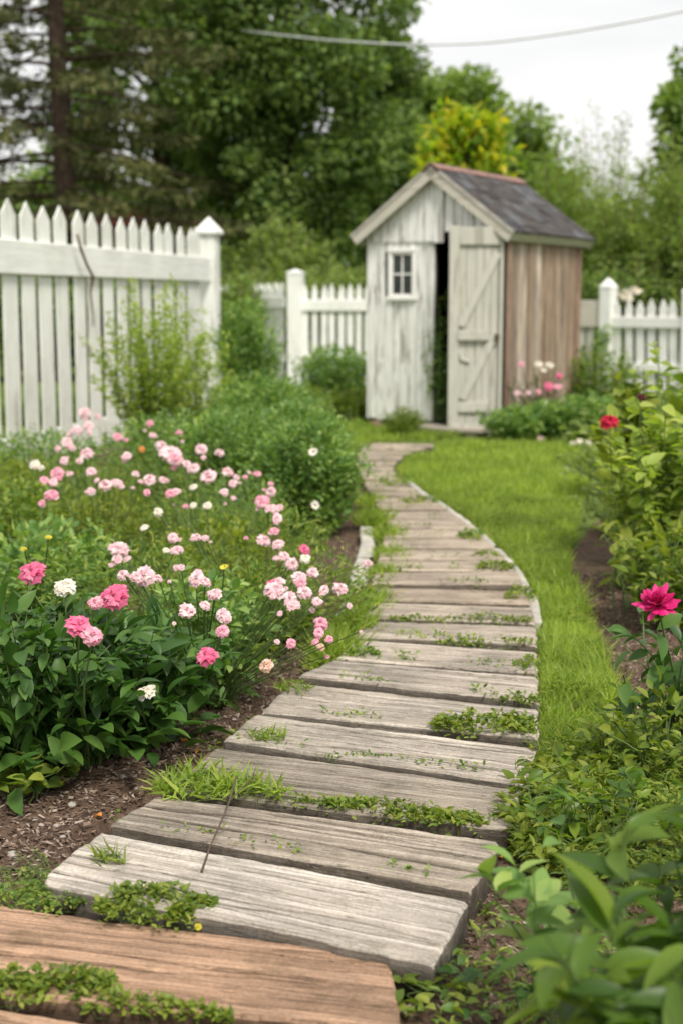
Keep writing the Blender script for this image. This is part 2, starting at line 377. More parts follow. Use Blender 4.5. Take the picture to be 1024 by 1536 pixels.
FLOW = {}
def make_flower(kind, seed):
    rs = np.random.RandomState(seed); mb = MB()
    if kind in ('pom', 'loose'):
        n = 34 if kind == 'pom' else 20
        for i in range(n):
            f = i / (n - 1); az = i * 2.39996 + rs.normal(0, .2); el = R(-12 + 100 * f ** .9 + rs.normal(0, 7)); ln = (.54 - .26 * f) * rs.uniform(.85, 1.12); w = (.46 - .18 * f) * rs.uniform(.75, 1.2)
            if kind == 'loose': w *= 1.15
            d = np.array([math.cos(az) * math.cos(el), math.sin(az) * math.cos(el), math.sin(el)]); x = np.array([-math.sin(az), math.cos(az), 0]); nn = np.cross(x, d)
            V = []
            for r_, (tt, ww) in enumerate(((0, .2), (.4, .8), (.75, 1.0), (1, .75))):
                for c in (-1, -.4, .4, 1):
                    cup = .30 * c * c * w + .18 * math.sin(tt * 3.14) * -w + (.5 * w * tt * tt if f < .8 else -.2 * w * tt)
                    ruff = rs.normal(0, .04) if tt > .7 else 0
                    V.append(d * (ln * tt + (rs.normal(0, .025) if tt == 1 else 0)) + x * (c * ww * w * .5) + nn * (cup + ruff) + np.array([0, 0, .05 * f]))
            Q = [[4 * a + b, 4 * a + b + 1, 4 * a + b + 5, 4 * a + b + 4] for a in range(3) for b in range(3)]
            mb.add(V, Q)
    elif kind == 'poppy':
        for i in range(9):
            az = i * 2.39996 + rs.normal(0, .1); f = i / 8; el = R(15 + 45 * f); ln = .56 - .1 * f; w = .62
            d = np.array([math.cos(az) * math.cos(el), math.sin(az) * math.cos(el), math.sin(el)]); x = np.array([-math.sin(az), math.cos(az), 0]); nn = np.cross(x, d); V = []
            for tt, ww in ((0, .2), (.35, .75), (.7, 1.0), (1, .8)):
                for c in (-1, -.4, .4, 1):
                    V.append(d * ln * tt + x * c * ww * w * .5 + nn * (.25 * c * c * w + .22 * tt * tt * w + (rs.normal(0, .025) if tt > .6 else 0)))
            mb.add(V, [[4 * a + b, 4 * a + b + 1, 4 * a + b + 5, 4 * a + b + 4] for a in range(3) for b in range(3)])
    elif kind == 'ragged':
        for i in range(54):
            az = i * 2.39996; f = i / 53; el = R(-12 + 85 * f + rs.normal(0, 8)); ln = (.56 - .26 * f) * rs.uniform(.65, 1.15); w = .15
            d = np.array([math.cos(az) * math.cos(el), math.sin(az) * math.cos(el), math.sin(el)]); x = np.array([-math.sin(az), math.cos(az), 0]); nn = np.cross(x, d); V = []
            for tt, ww in ((0, .3), (.45, .9), (.8, .9), (1, .15)):
                for c in (-1, 0, 1): V.append(d * ln * tt + x * c * ww * w * .5 + nn * (.12 * c * c * w - .15 * tt * tt * w + rs.normal(0, .012)))
            mb.add(V, [[3 * a + b, 3 * a + b + 1, 3 * a + b + 4, 3 * a + b + 3] for a in range(3) for b in range(2)])
    elif kind == 'daisy':
        for i in range(16):
            az = i * 2 * math.pi / 16 + rs.normal(0, .06); ln = .5 * rs.uniform(.9, 1.05); w = .2; el = R(12 + rs.normal(0, 5))
            d = np.array([math.cos(az) * math.cos(el), math.sin(az) * math.cos(el), math.sin(el)]); x = np.array([-math.sin(az), math.cos(az), 0]); nn = np.cross(x, d); V = []
            for tt, ww in ((0, .4), (.5, 1), (1, .7)):
                for c in (-1, 0, 1): V.append(d * ln * tt + x * c * ww * w * .5 + nn * (.06 * c * c))
            mb.add(V, [[3 * a + b, 3 * a + b + 1, 3 * a + b + 4, 3 * a + b + 3] for a in range(2) for b in range(2)])
    return mb
def dome(r=.12, h=.1, n=8):
    mb = MB(); V = [[0, 0, h]]
    for k, (q, z) in enumerate(((.5, .85), (.87, .5), (1, 0), (.8, -.3))):
        V += [[r * q * math.cos(2 * math.pi * i / n), r * q * math.sin(2 * math.pi * i / n), h * z] for i in range(n)]
    T = [[0, 1 + i, 1 + (i + 1) % n] for i in range(n)]; Q = [[1 + a * n + i, 1 + (a + 1) * n + i, 1 + (a + 1) * n + (i + 1) % n, 1 + a * n + (i + 1) % n] for a in range(3) for i in range(n)]
    return mb.add(V, T, Q)
def flower_mesh(kind, col, var):
    key = (kind, col, var)
    if key not in FLOW:
        me = make_flower(kind, 11 + var * 7).mesh('flower', True); me.materials.append(PM[col]); FLOW[key] = me
    return FLOW[key]
CEN = {}
def add_flower(root, base, wp, size, col, kind='pom', rs=rng, tilt=None, centre=None):
    """flower part under its plant; wp world position of its middle"""
    me = flower_mesh(kind, col, rs.randint(0, 4))
    o = link('flower', me, None, root)
    o.location = np.array(wp) - np.array(base) - np.array([0, 0, size * .12])
    if tilt is None: tilt = (R(rs.uniform(5, 38)), R(rs.uniform(-25, 25)))
    o.rotation_euler = (tilt[0], tilt[1], rs.uniform(0, 6.28)); o.rotation_mode = 'XYZ'
    o.scale = (size, size, size * (rs.uniform(.52, .78) if kind in ('pom', 'loose') else 1)); o.scale[0] *= rs.uniform(.88, 1.1); o.scale[1] *= rs.uniform(.82, 1.02)
    # face: lean towards viewer side after random spin
    m = Matrix.Rotation(tilt[0], 4, 'X') @ Matrix.Rotation(tilt[1], 4, 'Y') @ Matrix.Rotation(rs.uniform(0, 6.28), 4, 'Z')
    o.rotation_euler = m.to_euler()
    if centre:
        if centre not in CEN:
            c = dome().mesh('flower_centre', True); c.materials.append(PM[centre]); CEN[centre] = c
        link('flower_centre', CEN[centre], None, o, (0, 0, .05))
    return o

def plant(name, label, cat, base, n=30, spread=.3, h=.5, nl=20, size=.05, T=TB, lm='fine', sm='stem', group=None, seed=0,
          t0=.2, elev=(-20, 50), off=.0, hv=.35, wob=.04, lean=(0, 0), sr=.003, flowers=(), pw=1.3, base_r=.06, twist=.5, sizev=.4, fill=0, vis_stems=None, top_small=True):
    """herb or shrub: bent stems that carry leaves; flowers are parts"""
    rs = np.random.RandomState(seed + 101)
    root = empty(name, tuple(base)); tag(root, label, cat, group)
    S = stems(rs, n, spread, h, hv, wob, lean, pw, base_r)
    N = n * nl; idx = np.repeat(np.arange(n), nl); t = t0 + (1 - t0) * rs.uniform(0, 1, N) ** .8
    p, tg = along(S, idx, t)
    az = rs.uniform(0, 6.28, N); el = R(elev[0]) + (R(elev[1]) - R(elev[0])) * rs.uniform(0, 1, N) * (.5 + .5 * t)
    d = np.stack([np.cos(az) * np.cos(el), np.sin(az) * np.cos(el), np.sin(el)], 1)
    if off > 0: p = p + norm(d * [1, 1, .6]) * (off * rs.uniform(0, 1, N) * (1.15 - .7 * t))[:, None]
    sz = size * (1 - sizev * rs.uniform(0, 1, N)) * (1 - (.35 if top_small else 0) * t)
    mb = MB(); put_leaves(mb, T, p, d, sz, rs, twist=twist)
    if fill:
        q = rdir(rs, fill) * (rs.uniform(.3, 1, fill) ** .5)[:, None] * [spread * .95, spread * .95, h * .5]; q[:, 2] += h * .42; q[:, 2] = np.abs(q[:, 2])
        dd = norm(q * [1, 1, .5] + rs.normal(0, .1, (fill, 3)) + [lean[0] * 0, 0, .05]); q[:, 0] += lean[0] * .6; q[:, 1] += lean[1] * .6
        put_leaves(mb, T, q, dd, size * rs.uniform(.6, 1.05, fill), rs, twist=twist)
    mb.v = [np.column_stack([v[:, :2], np.maximum(v[:, 2], .004)]) for v in mb.v]
    mb.build('foliage', L[lm], root, smooth=T is not TG)
    sb = MB(); m = n if vis_stems is None else min(n, vis_stems)
    for i in range(m): sb.tube(S[i], np.linspace(sr, sr * .35, S.shape[1]), 4, False)
    for f in flowers:
        wp, fs, col, kind = f[:4]; q = np.array(wp) - np.array(base)
        b0 = np.array([q[0] * .15, q[1] * .15, 0.0]); ts = np.linspace(0, 1, 6)[:, None]
        c = b0 * (1 - ts) + q * ts; c[:, 2] = q[2] * ts[:, 0] ** .8; c[:, :2] += .015 * np.sin(ts * 6 + q[0] * 9)*(1-ts)
        sb.tube(c, np.linspace(max(sr, .0026), .0016, 6), 4, False)
    if sb.v: sb.build('stems', M[sm], root)
    for f in flowers:
        wp, fs, col, kind = f[:4]
        add_flower(root, base, wp, fs, col, kind, rs, f[4] if len(f) > 4 else None, f[5] if len(f) > 5 else None)
    return root

def clump_cloud(rs, centres, rad, per, size, T, mb, sag=0.0, up_bias=.5, flat=.75):
    n = len(centres); N = n * per
    c = np.repeat(centres, per, 0); r = np.repeat(np.broadcast_to(rad, (n,)), per)
    q = rdir(rs, N) * (rs.uniform(0, 1, N) ** .45)[:, None]; q[:, 2] *= flat
    pos = c + q * r[:, None]; d = norm(q + rs.normal(0, .5, (N, 3)) + [0, 0, -sag])
    put_leaves(mb, T, pos, d, size * rs.uniform(.6, 1.2, N), rs, twist=.7)
def tree(name, label, base, h, crown, nclump, per, lsize, lm, clr=.5, trunk_r=.18, seed=0, T=TQ, group=None, sag=.1, cat='tree', lean=0, hollow=.25, taper=.0):
    """crown=(rx,ry,z0,z1)"""
    rs = np.random.RandomState(seed + 500); root = empty(name, tuple(base)); tag(root, label, cat, group)
    rx, ry, z0, z1 = crown; C = []
    while len(C) < nclump:
        q = rs.uniform(-1, 1, 3); rr = np.linalg.norm(q)
        if rr > 1 or rr < hollow: continue
        k = 1 - taper * (q[2] * .5 + .5)
        x, y, z = q[0] * rx * k, q[1] * ry * k, (z0 + z1) / 2 + q[2] * (z1 - z0) / 2
        if fbm(np.array(x * .9 + seed * 7), np.array(z * .9 + y), seed, 2) < .36: continue
        C.append((x + lean * z / max(z1, .1), y, z))
    C = np.array(C); rad = clr * rs.uniform(.55, 1.25, len(C))
    mb = MB(); clump_cloud(rs, C, rad, per, lsize, T, mb, sag); mb.build('crown', L[lm], root)
    tb = MB(); K = 9; tz = np.linspace(0, z1 * .9, K); tp = np.stack([lean * tz / z1 + .08 * np.sin(tz * 1.1 + seed), .06 * np.sin(tz * 1.3), tz], 1)
    tb.tube(tp, trunk_r * np.linspace(1.15, .12, K) ** .9, 9)
    for i in rs.choice(len(C), min(len(C), 26), replace=False):
        c = C[i]; zz = max(z0 * .55, c[2] - np.hypot(c[0], c[1]) * .6); zz = min(zz, z1 * .8); k = np.interp(zz, tz, np.arange(K)); a = tp[int(k)] * 1.0; a = np.array([np.interp(zz, tz, tp[:, 0]), np.interp(zz, tz, tp[:, 1]), zz])
        ts = np.linspace(0, 1, 5)[:, None]; pts = a * (1 - ts) + c * ts; pts[:, 2] += np.sin(ts[:, 0] * 3.14) * .12 * np.hypot(c[0], c[1])
        r0 = trunk_r * (1 - zz / z1) * .45 + .012; tb.tube(pts, np.linspace(r0, .006, 5), 5)
    tb.build('trunk', M['bark'], root, smooth=True)
    return root

# ================================================================== sky and light
SUN_EL, SUN_AZ = 55, 158      # azimuth clockwise from +Y: behind the camera, slightly right
wd = bpy.data.worlds.new('World'); scn.world = wd; wd.use_nodes = True
nt = wd.node_tree; N = NT(nt); bg = nt.nodes['Background']; bg.inputs['Strength'].default_value = .1
sky = N.n('ShaderNodeTexSky', sky_type='NISHITA'); sky.sun_disc = False; sky.sun_elevation = R(SUN_EL); sky.sun_rotation = R(SUN_AZ)
sky.air_density = 1.2; sky.dust_density = 3.0
tc = N.n('ShaderNodeTexCoord'); cn = N.noise(N.mapping(tc.outputs['Generated'], (1.6, 1.6, 6.5), (1.3, .4, 0)), 1.5, 7, .55, .4)
cloud = N.ramp(cn, [(.30, (4.35, 4.4, 4.45)), (.46, (5.0, 4.95, 4.9)), (.62, (5.5, 5.4, 5.3))])
N.l(N.mix(.93, sky.outputs[0], cloud), bg.inputs['Color'])
sl = bpy.data.lights.new('sun', 'SUN'); sl.energy = 2.0; sl.angle = R(16); sl.color = (1, .95, .87)
so = bpy.data.objects.new('sun', sl); COL.objects.link(so)
sd = Vector((math.sin(R(SUN_AZ)) * math.cos(R(SUN_EL)), math.cos(R(SUN_AZ)) * math.cos(R(SUN_EL)), math.sin(R(SUN_EL))))
so.rotation_euler = sd.to_track_quat('Z', 'Y').to_euler(); so.location = (0, 0, 20)

# ================================================================== regions (source pixels -> ground)
def gp(pts, z=0): return [tuple(G(a, b, z)[:2]) for a, b in pts]
PATH_R = [(652, 668), (632, 672), (608, 682), (594, 694), (592, 703), (600, 716), (626, 734), (646, 748), (670, 760), (705, 786), (743, 819), (775, 851), (790, 880), (802, 935), (806, 980), (806, 1100), (790, 1180), (752, 1256), (700, 1350), (645, 1460), (600, 1530)]
PATH_L = [(560, 664), (538, 672), (530, 690), (532, 701), (544, 728), (556, 745), (566, 770), (560, 800), (547, 857), (520, 917), (470, 1000), (440, 1025), (380, 1075), (303, 1137), (200, 1214), (66, 1315), (-60, 1420)]
lawn1 = gp(PATH_R[:17] + [(800, 1195), (960, 1190), (1100, 1200), (1000, 1120), (925, 1090), (918, 1040), (905, 985), (880, 920), (855, 870), (852, 835), (868, 780), (880, 730), (905, 690), (1000, 672), (1500, 668), (1500, 640), (765, 648), (760, 661), (662, 664)])
lawn2 = gp([(538, 672), (470, 690), (400, 640), (395, 622), (700, 618), (700, 655), (645, 662), (560, 664)])
rbed = gp([(850, 835), (858, 872), (882, 920), (908, 985), (922, 1040), (935, 1090), (1010, 1120), (1200, 1130), (1300, 900), (1100, 720), (930, 740), (885, 790)])
lbed = gp([(538, 700), (545, 760), (555, 820), (520, 917), (470, 1000), (303, 1137), (66, 1320), (-60, 1420), (-500, 1500), (-500, 800), (0, 700), (330, 640), (480, 690)])

# ------------------------------------------------------------------ ground
def axis_pts(segs):
    out = []
    for a, b, s in segs: out += list(np.arange(a, b - 1e-6, s))
    return np.array(out + [segs[-1][1]])
gx = axis_pts([(-400, -60, 40), (-60, -10, 5), (-10, -3, .5), (-3, -1.7, .1), (-1.7, 1.7, .014), (1.7, 4, .1), (4, 10, .5), (10, 60, 5), (60, 400, 40)])
gy = axis_pts([(-100, -10, 15), (-10, 1.5, .5), (1.5, 4.6, .014), (4.6, 8, .04), (8, 16, .12), (16, 40, 1), (40, 100, 10), (100, 700, 60)])
X, Y = np.meshgrid(gx, gy)
def ground_h(X, Y):
    near = np.clip((14 - np.hypot(X, Y)) / 6, 0, 1)
    z = (fbm(X * 2.2, Y * 2.2, 3, 3) - .5) * .05 * near
    soil = np.maximum(inpoly(X, Y, rbed), inpoly(X, Y, lbed)).astype(float)
    fine = (fbm(X * 22, Y * 22, 9, 4) - .45) * .030 + (vnoise(X * 60, Y * 60, 5) - .5) * .008
    z = z + fine * (np.hypot(X, Y) < 6) * (.45 + .55 * soil)
    onp = inpoly(X, Y, PPOLY); z = np.where(onp, z * .3 - .008, z)
    return z
PPOLY = gp(PATH_R + PATH_L[::-1])
Z = ground_h(X, Y)
gm = MB(); ny, nx = X.shape
i = np.arange(ny - 1)[:, None] * nx; j = np.arange(nx - 1)[None]
gm.add(np.stack([X, Y, Z], -1).reshape(-1, 3), np.stack([i + j, i + j + 1, i + j + nx + 1, i + j + nx], -1).reshape(-1, 4))
gme = gm.mesh('ground', True)
soilmask = np.maximum(inpoly(X, Y, rbed), inpoly(X, Y, lbed)) | ((Y < 3.3) & (Y > .5) & (np.abs(X) < 1.6)) | inpoly(X, Y, PPOLY)
cov = np.clip(soilmask.astype(float) + (fbm(X * 5, Y * 5, 21, 3) - .5) * .4, 0, 1).reshape(-1)
at = gme.color_attributes.new('soil_cover', 'FLOAT_COLOR', 'POINT'); at.data.foreach_set('color', np.stack([cov, cov, cov, np.ones_like(cov)], -1).astype(np.float32).ravel())
m, nt, out = mat('earth_and_turf'); N = NT(nt); tc = N.n('ShaderNodeTexCoord'); va = N.n('ShaderNodeVertexColor', layer_name='soil_cover')
n1 = N.noise(tc.outputs['Object'], 55, 6, .7); n2 = N.noise(tc.outputs['Object'], 5, 4, .6); n3 = N.noise(tc.outputs['Object'], 260, 2, .6)
soil = N.ramp(n1, [(.3, (.055, .035, .026)), (.5, (.125, .085, .062)), (.7, (.23, .165, .125))])
soil = N.mix(1.0, soil, N.ramp(n2, [(.3, (.75, .72, .7)), (.7, (1.25, 1.2, 1.15))]), 'MULTIPLY')
turf = N.ramp(n1, [(.3, (.06, .09, .02)), (.7, (.17, .23, .045))])
N.l(N.bsdf(N.mix(va.outputs[0], turf, soil), .95, .15, N.math('ADD', n1, N.math('MULTIPLY', n3, .5)), .012, .9), out.inputs[0])
g = link('ground', gme, m); g['kind'] = 'structure'

def surf_z(x, y): return float(ground_h(np.array([[x]]), np.array([[y]]))[0, 0])

# mulch chips
m, nt, out = mat('bark_chips'); N = NT(nt); geo = N.n('ShaderNodeNewGeometry')
N.l(N.bsdf(N.ramp(geo.outputs['Random Per Island'], [(0, (.045, .028, .02)), (.4, (.12, .08, .058)), (.75, (.22, .155, .115)), (1, (.38, .31, .25))]), .9, .15), out.inputs[0])
M['chip'] = m
def scatter(poly, dens, rs, yr=None):
    P_ = np.array(poly); a, b = P_.min(0), P_.max(0); a = np.maximum(a, [-3.2, 1.2]); b = np.minimum(b, [4.5, 16])
    if yr: a[1] = max(a[1], yr[0]); b[1] = min(b[1], yr[1])
    if b[1] <= a[1]: return np.zeros((0, 2))
    n = int((b[0] - a[0]) * (b[1] - a[1]) * dens); q = rs.uniform(a, b, (n, 2)); return q[inpoly(q[:, 0], q[:, 1], poly)]
rs = np.random.RandomState(5)
def chips(q, name, label_mat, smin, smax):
    n = len(q); z = ground_h(q[:, 0][None], q[:, 1][None])[0] + rs.uniform(0, .006, n)
    V = np.array([[-.5, -.5, -.5], [.5, -.5, -.5], [.5, .5, -.5], [-.5, .5, -.5], [-.5, -.5, .5], [.5, -.5, .5], [.5, .5, .5], [-.5, .5, .5]]); F = np.array([[3, 2, 1, 0], [4, 5, 6, 7], [0, 1, 5, 4], [1, 2, 6, 5], [2, 3, 7, 6], [3, 0, 4, 7]])
    s = np.stack([rs.uniform(smin, smax, n) * rs.uniform(1, 2.4, n), rs.uniform(smin, smax, n) * .6, rs.uniform(.15, .4, n) * smin], 1)
    jit = rs.uniform(.55, 1.1, (n, 8, 1)); W = V[None] * jit * s[:, None]
    d = norm(np.stack([rs.normal(0, 1, n), rs.normal(0, 1, n), rs.normal(0, .3, n)], 1)); up = np.array([0, 0, 1.]) + rs.normal(0, .3, (n, 3)); y = norm(np.cross(up, d)); zz = np.cross(d, y)
    W = W[..., 0:1] * d[:, None] + W[..., 1:2] * y[:, None] + W[..., 2:3] * zz[:, None] + np.column_stack([q, z])[:, None]
    mb = MB(); mb.add(W.reshape(-1, 3), (F[None] + (np.arange(n) * 8)[:, None, None]).reshape(-1, 4)); return mb.build(name, label_mat)
q = np.concatenate([scatter(lbed, 9000, rs, (2.0, 4.6)), scatter(lbed, 1500, rs, (4.6, 7.5)), scatter(rbed, 4500, rs, (2.6, 5.8)), scatter(gp([(560, 1250), (1024, 1250), (1100, 1536), (560, 1536)]), 5000, rs)])
tag(chips(q, 'bark_mulch', M['chip'], .004, .013), 'crumbly brown bark mulch and soil scattered over the flower beds', 'mulch', kind='stuff')

# ------------------------------------------------------------------ path planks (source-pixel corners of the top faces)
PL = [  # BL, BR, FR, FL, tint
 ((-60, 1498), (330, 1570), (300, 1640), (-90, 1570), (.84, .60, .46)),
 ((-50, 1350), (580, 1436), (604, 1545), (-80, 1482), (.84, .60, .46)),
 ((156, 1243), (702, 1347), (652, 1442), (56, 1320), (1.12, 1.12, 1.12)),
 ((238, 1190), (752, 1257), (704, 1337), (166, 1234), (.83, .79, .74)),
 ((330, 1118), (786, 1181), (760, 1243), (244, 1185), (.80, .77, .72)),
 ((386, 1070), (806, 1119), (790, 1176), (336, 1111), (1.0, .99, .97)),
 ((440, 1020), (806, 1060), (806, 1105), (390, 1066), (.98, .97, .95)),
 ((500, 990), (806, 1013), (806, 1053), (446, 1015), (.97, .95, .93)),
 ((530, 957), (805, 975), (806, 1008), (506, 986), (1.0, .97, .94)),
 ((545, 929), (803, 938), (805, 966), (532, 953), (.98, .95, .92)),
 ((556, 902), (798, 909), (802, 934), (547, 925), (.97, .92, .87)),
 ((562, 879), (790, 884), (797, 905), (556, 898), (.88, .80, .73)),
]
_ys = [857, 840, 823, 807, 793, 779, 766, 753.5, 744.5, 736, 728.5, 720.5, 713, 705.5, 698, 690, 682, 675.5, 669.5, 665]
def edge_x(E, y):
    a = sorted([(p[1], p[0]) for p in E]); return float(np.interp(y, [q[0] for q in a], [q[1] for q in a]))
prev = 878
for i, y in enumerate(_ys):
    g0 = .12 * (prev - y) + (.6 if i < 7 else 1.0); lf = lambda yy: edge_x(PATH_L, yy) + (16 if yy > 770 else 4); rt = lambda yy: edge_x(PATH_R, yy) - 3
    c = .86 + .12 * ((i * 7919) % 10) / 10
    yb, yf = y + g0 * .3, prev - g0
    PL.append(((lf(yb), yb - (1.5 if y < 690 else 0)), (rt(yb), yb + (1.0 if y < 690 else 0)), (rt(yf), yf + .5), (lf(yf), yf - .5), (c * 1.02, c * .95, c * .88))); prev = y
ORD = ['first', 'second', 'third', 'fourth', 'fifth', 'sixth', 'seventh', 'eighth', 'ninth', 'tenth', 'eleventh', 'twelfth', 'thirteenth', 'fourteenth', 'fifteenth', 'sixteenth', 'seventeenth', 'eighteenth', 'nineteenth', 'twentieth', 'twenty-first', 'twenty-second', 'twenty-third', 'twenty-fourth', 'twenty-fifth', 'twenty-sixth', 'twenty-seventh', 'twenty-eighth', 'twenty-ninth', 'thirtieth']
PLABEL = {0: 'red-brown plank at the very bottom left, mostly cut off by the frame', 1: 'long red-brown plank nearest the viewer with one wavy crack',
 2: 'pale grey bleached plank next to the red-brown one, with rounded left corner', 3: 'brown-grey plank just beyond the pale bleached one, with two long cracks',
 4: 'brown-grey cracked plank beyond the weed strip, fourth from the red-brown end', 5: 'grey plank with dark lichen stain at its right end', 6: 'grey plank half covered on the right by a bright green weed patch'}
PZ = {}
for i, (bl, br, fr, fl, tint) in enumerate(PL):
    near = i < 9; top = [.045, .052, .075, .072, .064, .070, .066, .064, .066, .064][i] if i < 10 else .058 + .008 * ((i * 37) % 5) / 5
    thick = .07 if i > 1 else .045
    c = [G(a[0], a[1], top) for a in (fl, fr, br, bl)]
    if 2 <= i < 12: kk = .06 if i > 2 else .04; c[2] = c[2] * (1 - kk) + c[1] * kk; c[3] = c[3] * (1 - kk) + c[0] * kk
    if 2 < i < 12: c[0] = c[0] * .98 + c[3] * .02; c[1] = c[1] * .98 + c[2] * .02
    c[1][2] = c[2][2] = c[3][2] = c[0][2] = top
    rsp = np.random.RandomState(300 + i)
    mid = sum(c) / 4; ax = norm((c[1] - c[0]) + (c[2] - c[3])); ang = math.atan2(ax[1], ax[0])
    Rm = np.array([[math.cos(ang), math.sin(ang)], [-math.sin(ang), math.cos(ang)]]); loc = [Rm @ (q[:2] - mid[:2]) for q in c]
    Ln = np.linalg.norm(loc[1] - loc[0]); Wn = abs(np.linalg.norm(loc[3] - loc[0]))
    nu, nv = ((int(Ln / .006), int(Wn / .0018)) if i < 6 else (int(Ln / .009), int(Wn / .004)) if near else (60, 26))
    nu = min(nu, 150); nv = max(12, min(nv, 150))
    U, Vv = np.meshgrid(np.linspace(0, 1, nu), np.linspace(0, 1, nv))
    xy = ((1 - U) * (1 - Vv))[..., None] * loc[0] + (U * (1 - Vv))[..., None] * loc[1] + (U * Vv)[..., None] * loc[2] + ((1 - U) * Vv)[..., None] * loc[3]
    xy[..., 1] += (fbm(U * 3 + i, 0 * U + i * 3.1, 4) - .5) * .018 * (1 - 2 * np.minimum(Vv, 1 - Vv)) + (fbm(U * 25 + i, Vv * 1.5, 14, 3) - .5) * .006 * (np.abs(Vv - .5) > .44)
    xy[..., 0] += (fbm(Vv * 5 + i, 0 * U + 7 + (U > .5) * 9, 6) - .5) * .012 * np.abs(2 * U - 1) ** 6
    if i == 2:   # broken left corner
        k = np.clip(1 - (U * Ln / .09 + Vv * Wn / .14), 0, 1) * 0; xy[..., 0] += .018 * np.clip(1 - Vv * Wn / .06, 0, 1) ** 2 * np.clip(1 - U * 6, 0, 1)
    du = np.minimum(U, 1 - U) * Ln; dv = np.minimum(Vv, 1 - Vv) * Wn; r = .007
    z = -r * np.clip(1 - dv / r, 0, 1) ** 2 - r * .8 * np.clip(1 - du / r, 0, 1) ** 2
    z += (fbm(xy[..., 0] * 3 + i * 5, xy[..., 1] * 14 + i, 8, 4) - .5) * .006 + (fbm(xy[..., 0] * 8 + i, xy[..., 1] * 160, 18, 3) - .5) * (.0035 if near else .002)
    z += (fbm(xy[..., 0] * 14 + i, xy[..., 1] * 40 + i * 2, 33, 3) > .66) * -.0015
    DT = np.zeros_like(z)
    for k in range([3, 4, 8, 6, 7, 6, 5, 5, 4][i] if near else 2):
        v0 = rsp.uniform(.12, .9); u0 = rsp.uniform(-.4, .5); u1 = u0 + rsp.uniform(.35, 1.2); sl_ = rsp.uniform(-.06, .06)
        if near and k < 3: u0, u1, sl_ = -.3 + .25 * rsp.rand(), rsp.uniform(.75, 1.3), rsp.uniform(-.03, .03); v0 = (.25, .52, .78)[k] + rsp.uniform(-.08, .08)
        if i == 1 and k == 0: v0, u0, u1, sl_ = .55, -.1, 1.1, -.1
        if i == 3 and k < 2: v0, u0, u1, sl_ = (.35, .62)[k], -.1, 1.1, (.02, -.02)[k]
        vc = v0 + sl_ * (U - .5) + (fbm(U * 2.5 + k * 9 + i, 0 * U + k, 40, 3) - .5) * .14
        wd_ = (.0026 if near and k < 3 else .0018) * rsp.uniform(.8, 1.4) * (.5 + fbm(U * 6 + k, 0 * U, 50)) * (1 if near else 1.3)
        fade = np.clip((U - u0) * 8, 0, 1) * np.clip((u1 - U) * 8, 0, 1)
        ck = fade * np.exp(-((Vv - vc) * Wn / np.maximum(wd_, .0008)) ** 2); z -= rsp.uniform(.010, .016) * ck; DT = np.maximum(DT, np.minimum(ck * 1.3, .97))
    z += np.interp(U, [0, 1], [rsp.uniform(-.003, .003), rsp.uniform(-.003, .003)])
    mb = MB(); ii = np.arange(nv - 1)[:, None] * nu; jj = np.arange(nu - 1)[None]
    topv = np.concatenate([xy, z[..., None]], -1).reshape(-1, 3)
    rim = np.concatenate([np.arange(nu), np.arange(1, nv) * nu + nu - 1, (nv - 1) * nu + np.arange(nu - 2, -1, -1), np.arange(nv - 2, 0, -1) * nu])
    rv = topv[rim]; nr = len(rim); rings = []
    for dz in (.0, .35, .7, 1.0):
        q_ = rv.copy(); q_[:, 2] = rv[:, 2] * (1 - dz) - thick * dz; nzv = (fbm(np.arange(nr) * .11 + i, np.full(nr, dz * 5), 60, 3) - .5) * .008; q_[:, :2] *= (1 if dz == 0 else 1 - .003 + nzv[:, None] * .3); rings.append(q_)
    n0 = len(topv); allv = np.concatenate([topv] + rings); F = [np.stack([ii + jj, ii + jj + 1, ii + jj + nu + 1, ii + jj + nu], -1).reshape(-1, 4)]
    a = np.arange(nr); b = (a + 1) % nr; prevr = n0 + a
    for k in range(1, 4):
        cur = n0 + k * nr + a; pa, pb = (prevr[a], prevr[b]); F.append(np.stack([pb, pa, cur, cur[b]], -1)); prevr = cur
    mb.add(allv, *F)
    sd_ = [.45, .75, .9, .95]; dirt = np.concatenate([DT.reshape(-1)] + [np.clip(sd_[k] * (.7 + .6 * fbm(np.arange(nr) * .07 + i, np.full(nr, k * 1.), 71, 3)), 0, .96) for k in range(4)])  # shade painted into plank sides, deeper downwards, so the gaps look dark
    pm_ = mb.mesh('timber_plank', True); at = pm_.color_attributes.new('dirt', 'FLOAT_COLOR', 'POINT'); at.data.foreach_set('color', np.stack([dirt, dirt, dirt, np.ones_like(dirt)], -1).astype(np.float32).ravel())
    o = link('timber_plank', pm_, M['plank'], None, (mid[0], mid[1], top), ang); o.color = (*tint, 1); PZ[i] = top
    tag(o, PLABEL.get(i, 'weathered grey plank, %s of the path counted from the red-brown one' % ORD[i - 2 + 0] if i < 22 else 'small far grey plank, %s counted from the path end at the shed' % ORD[len(PL) - 1 - i]), 'plank', 'planks of the garden path')
PLANK_Y = [G((p[0][0] + p[1][0]) / 2, (p[0][1] + p[1][1]) / 2, .06)[1] for p in PL]

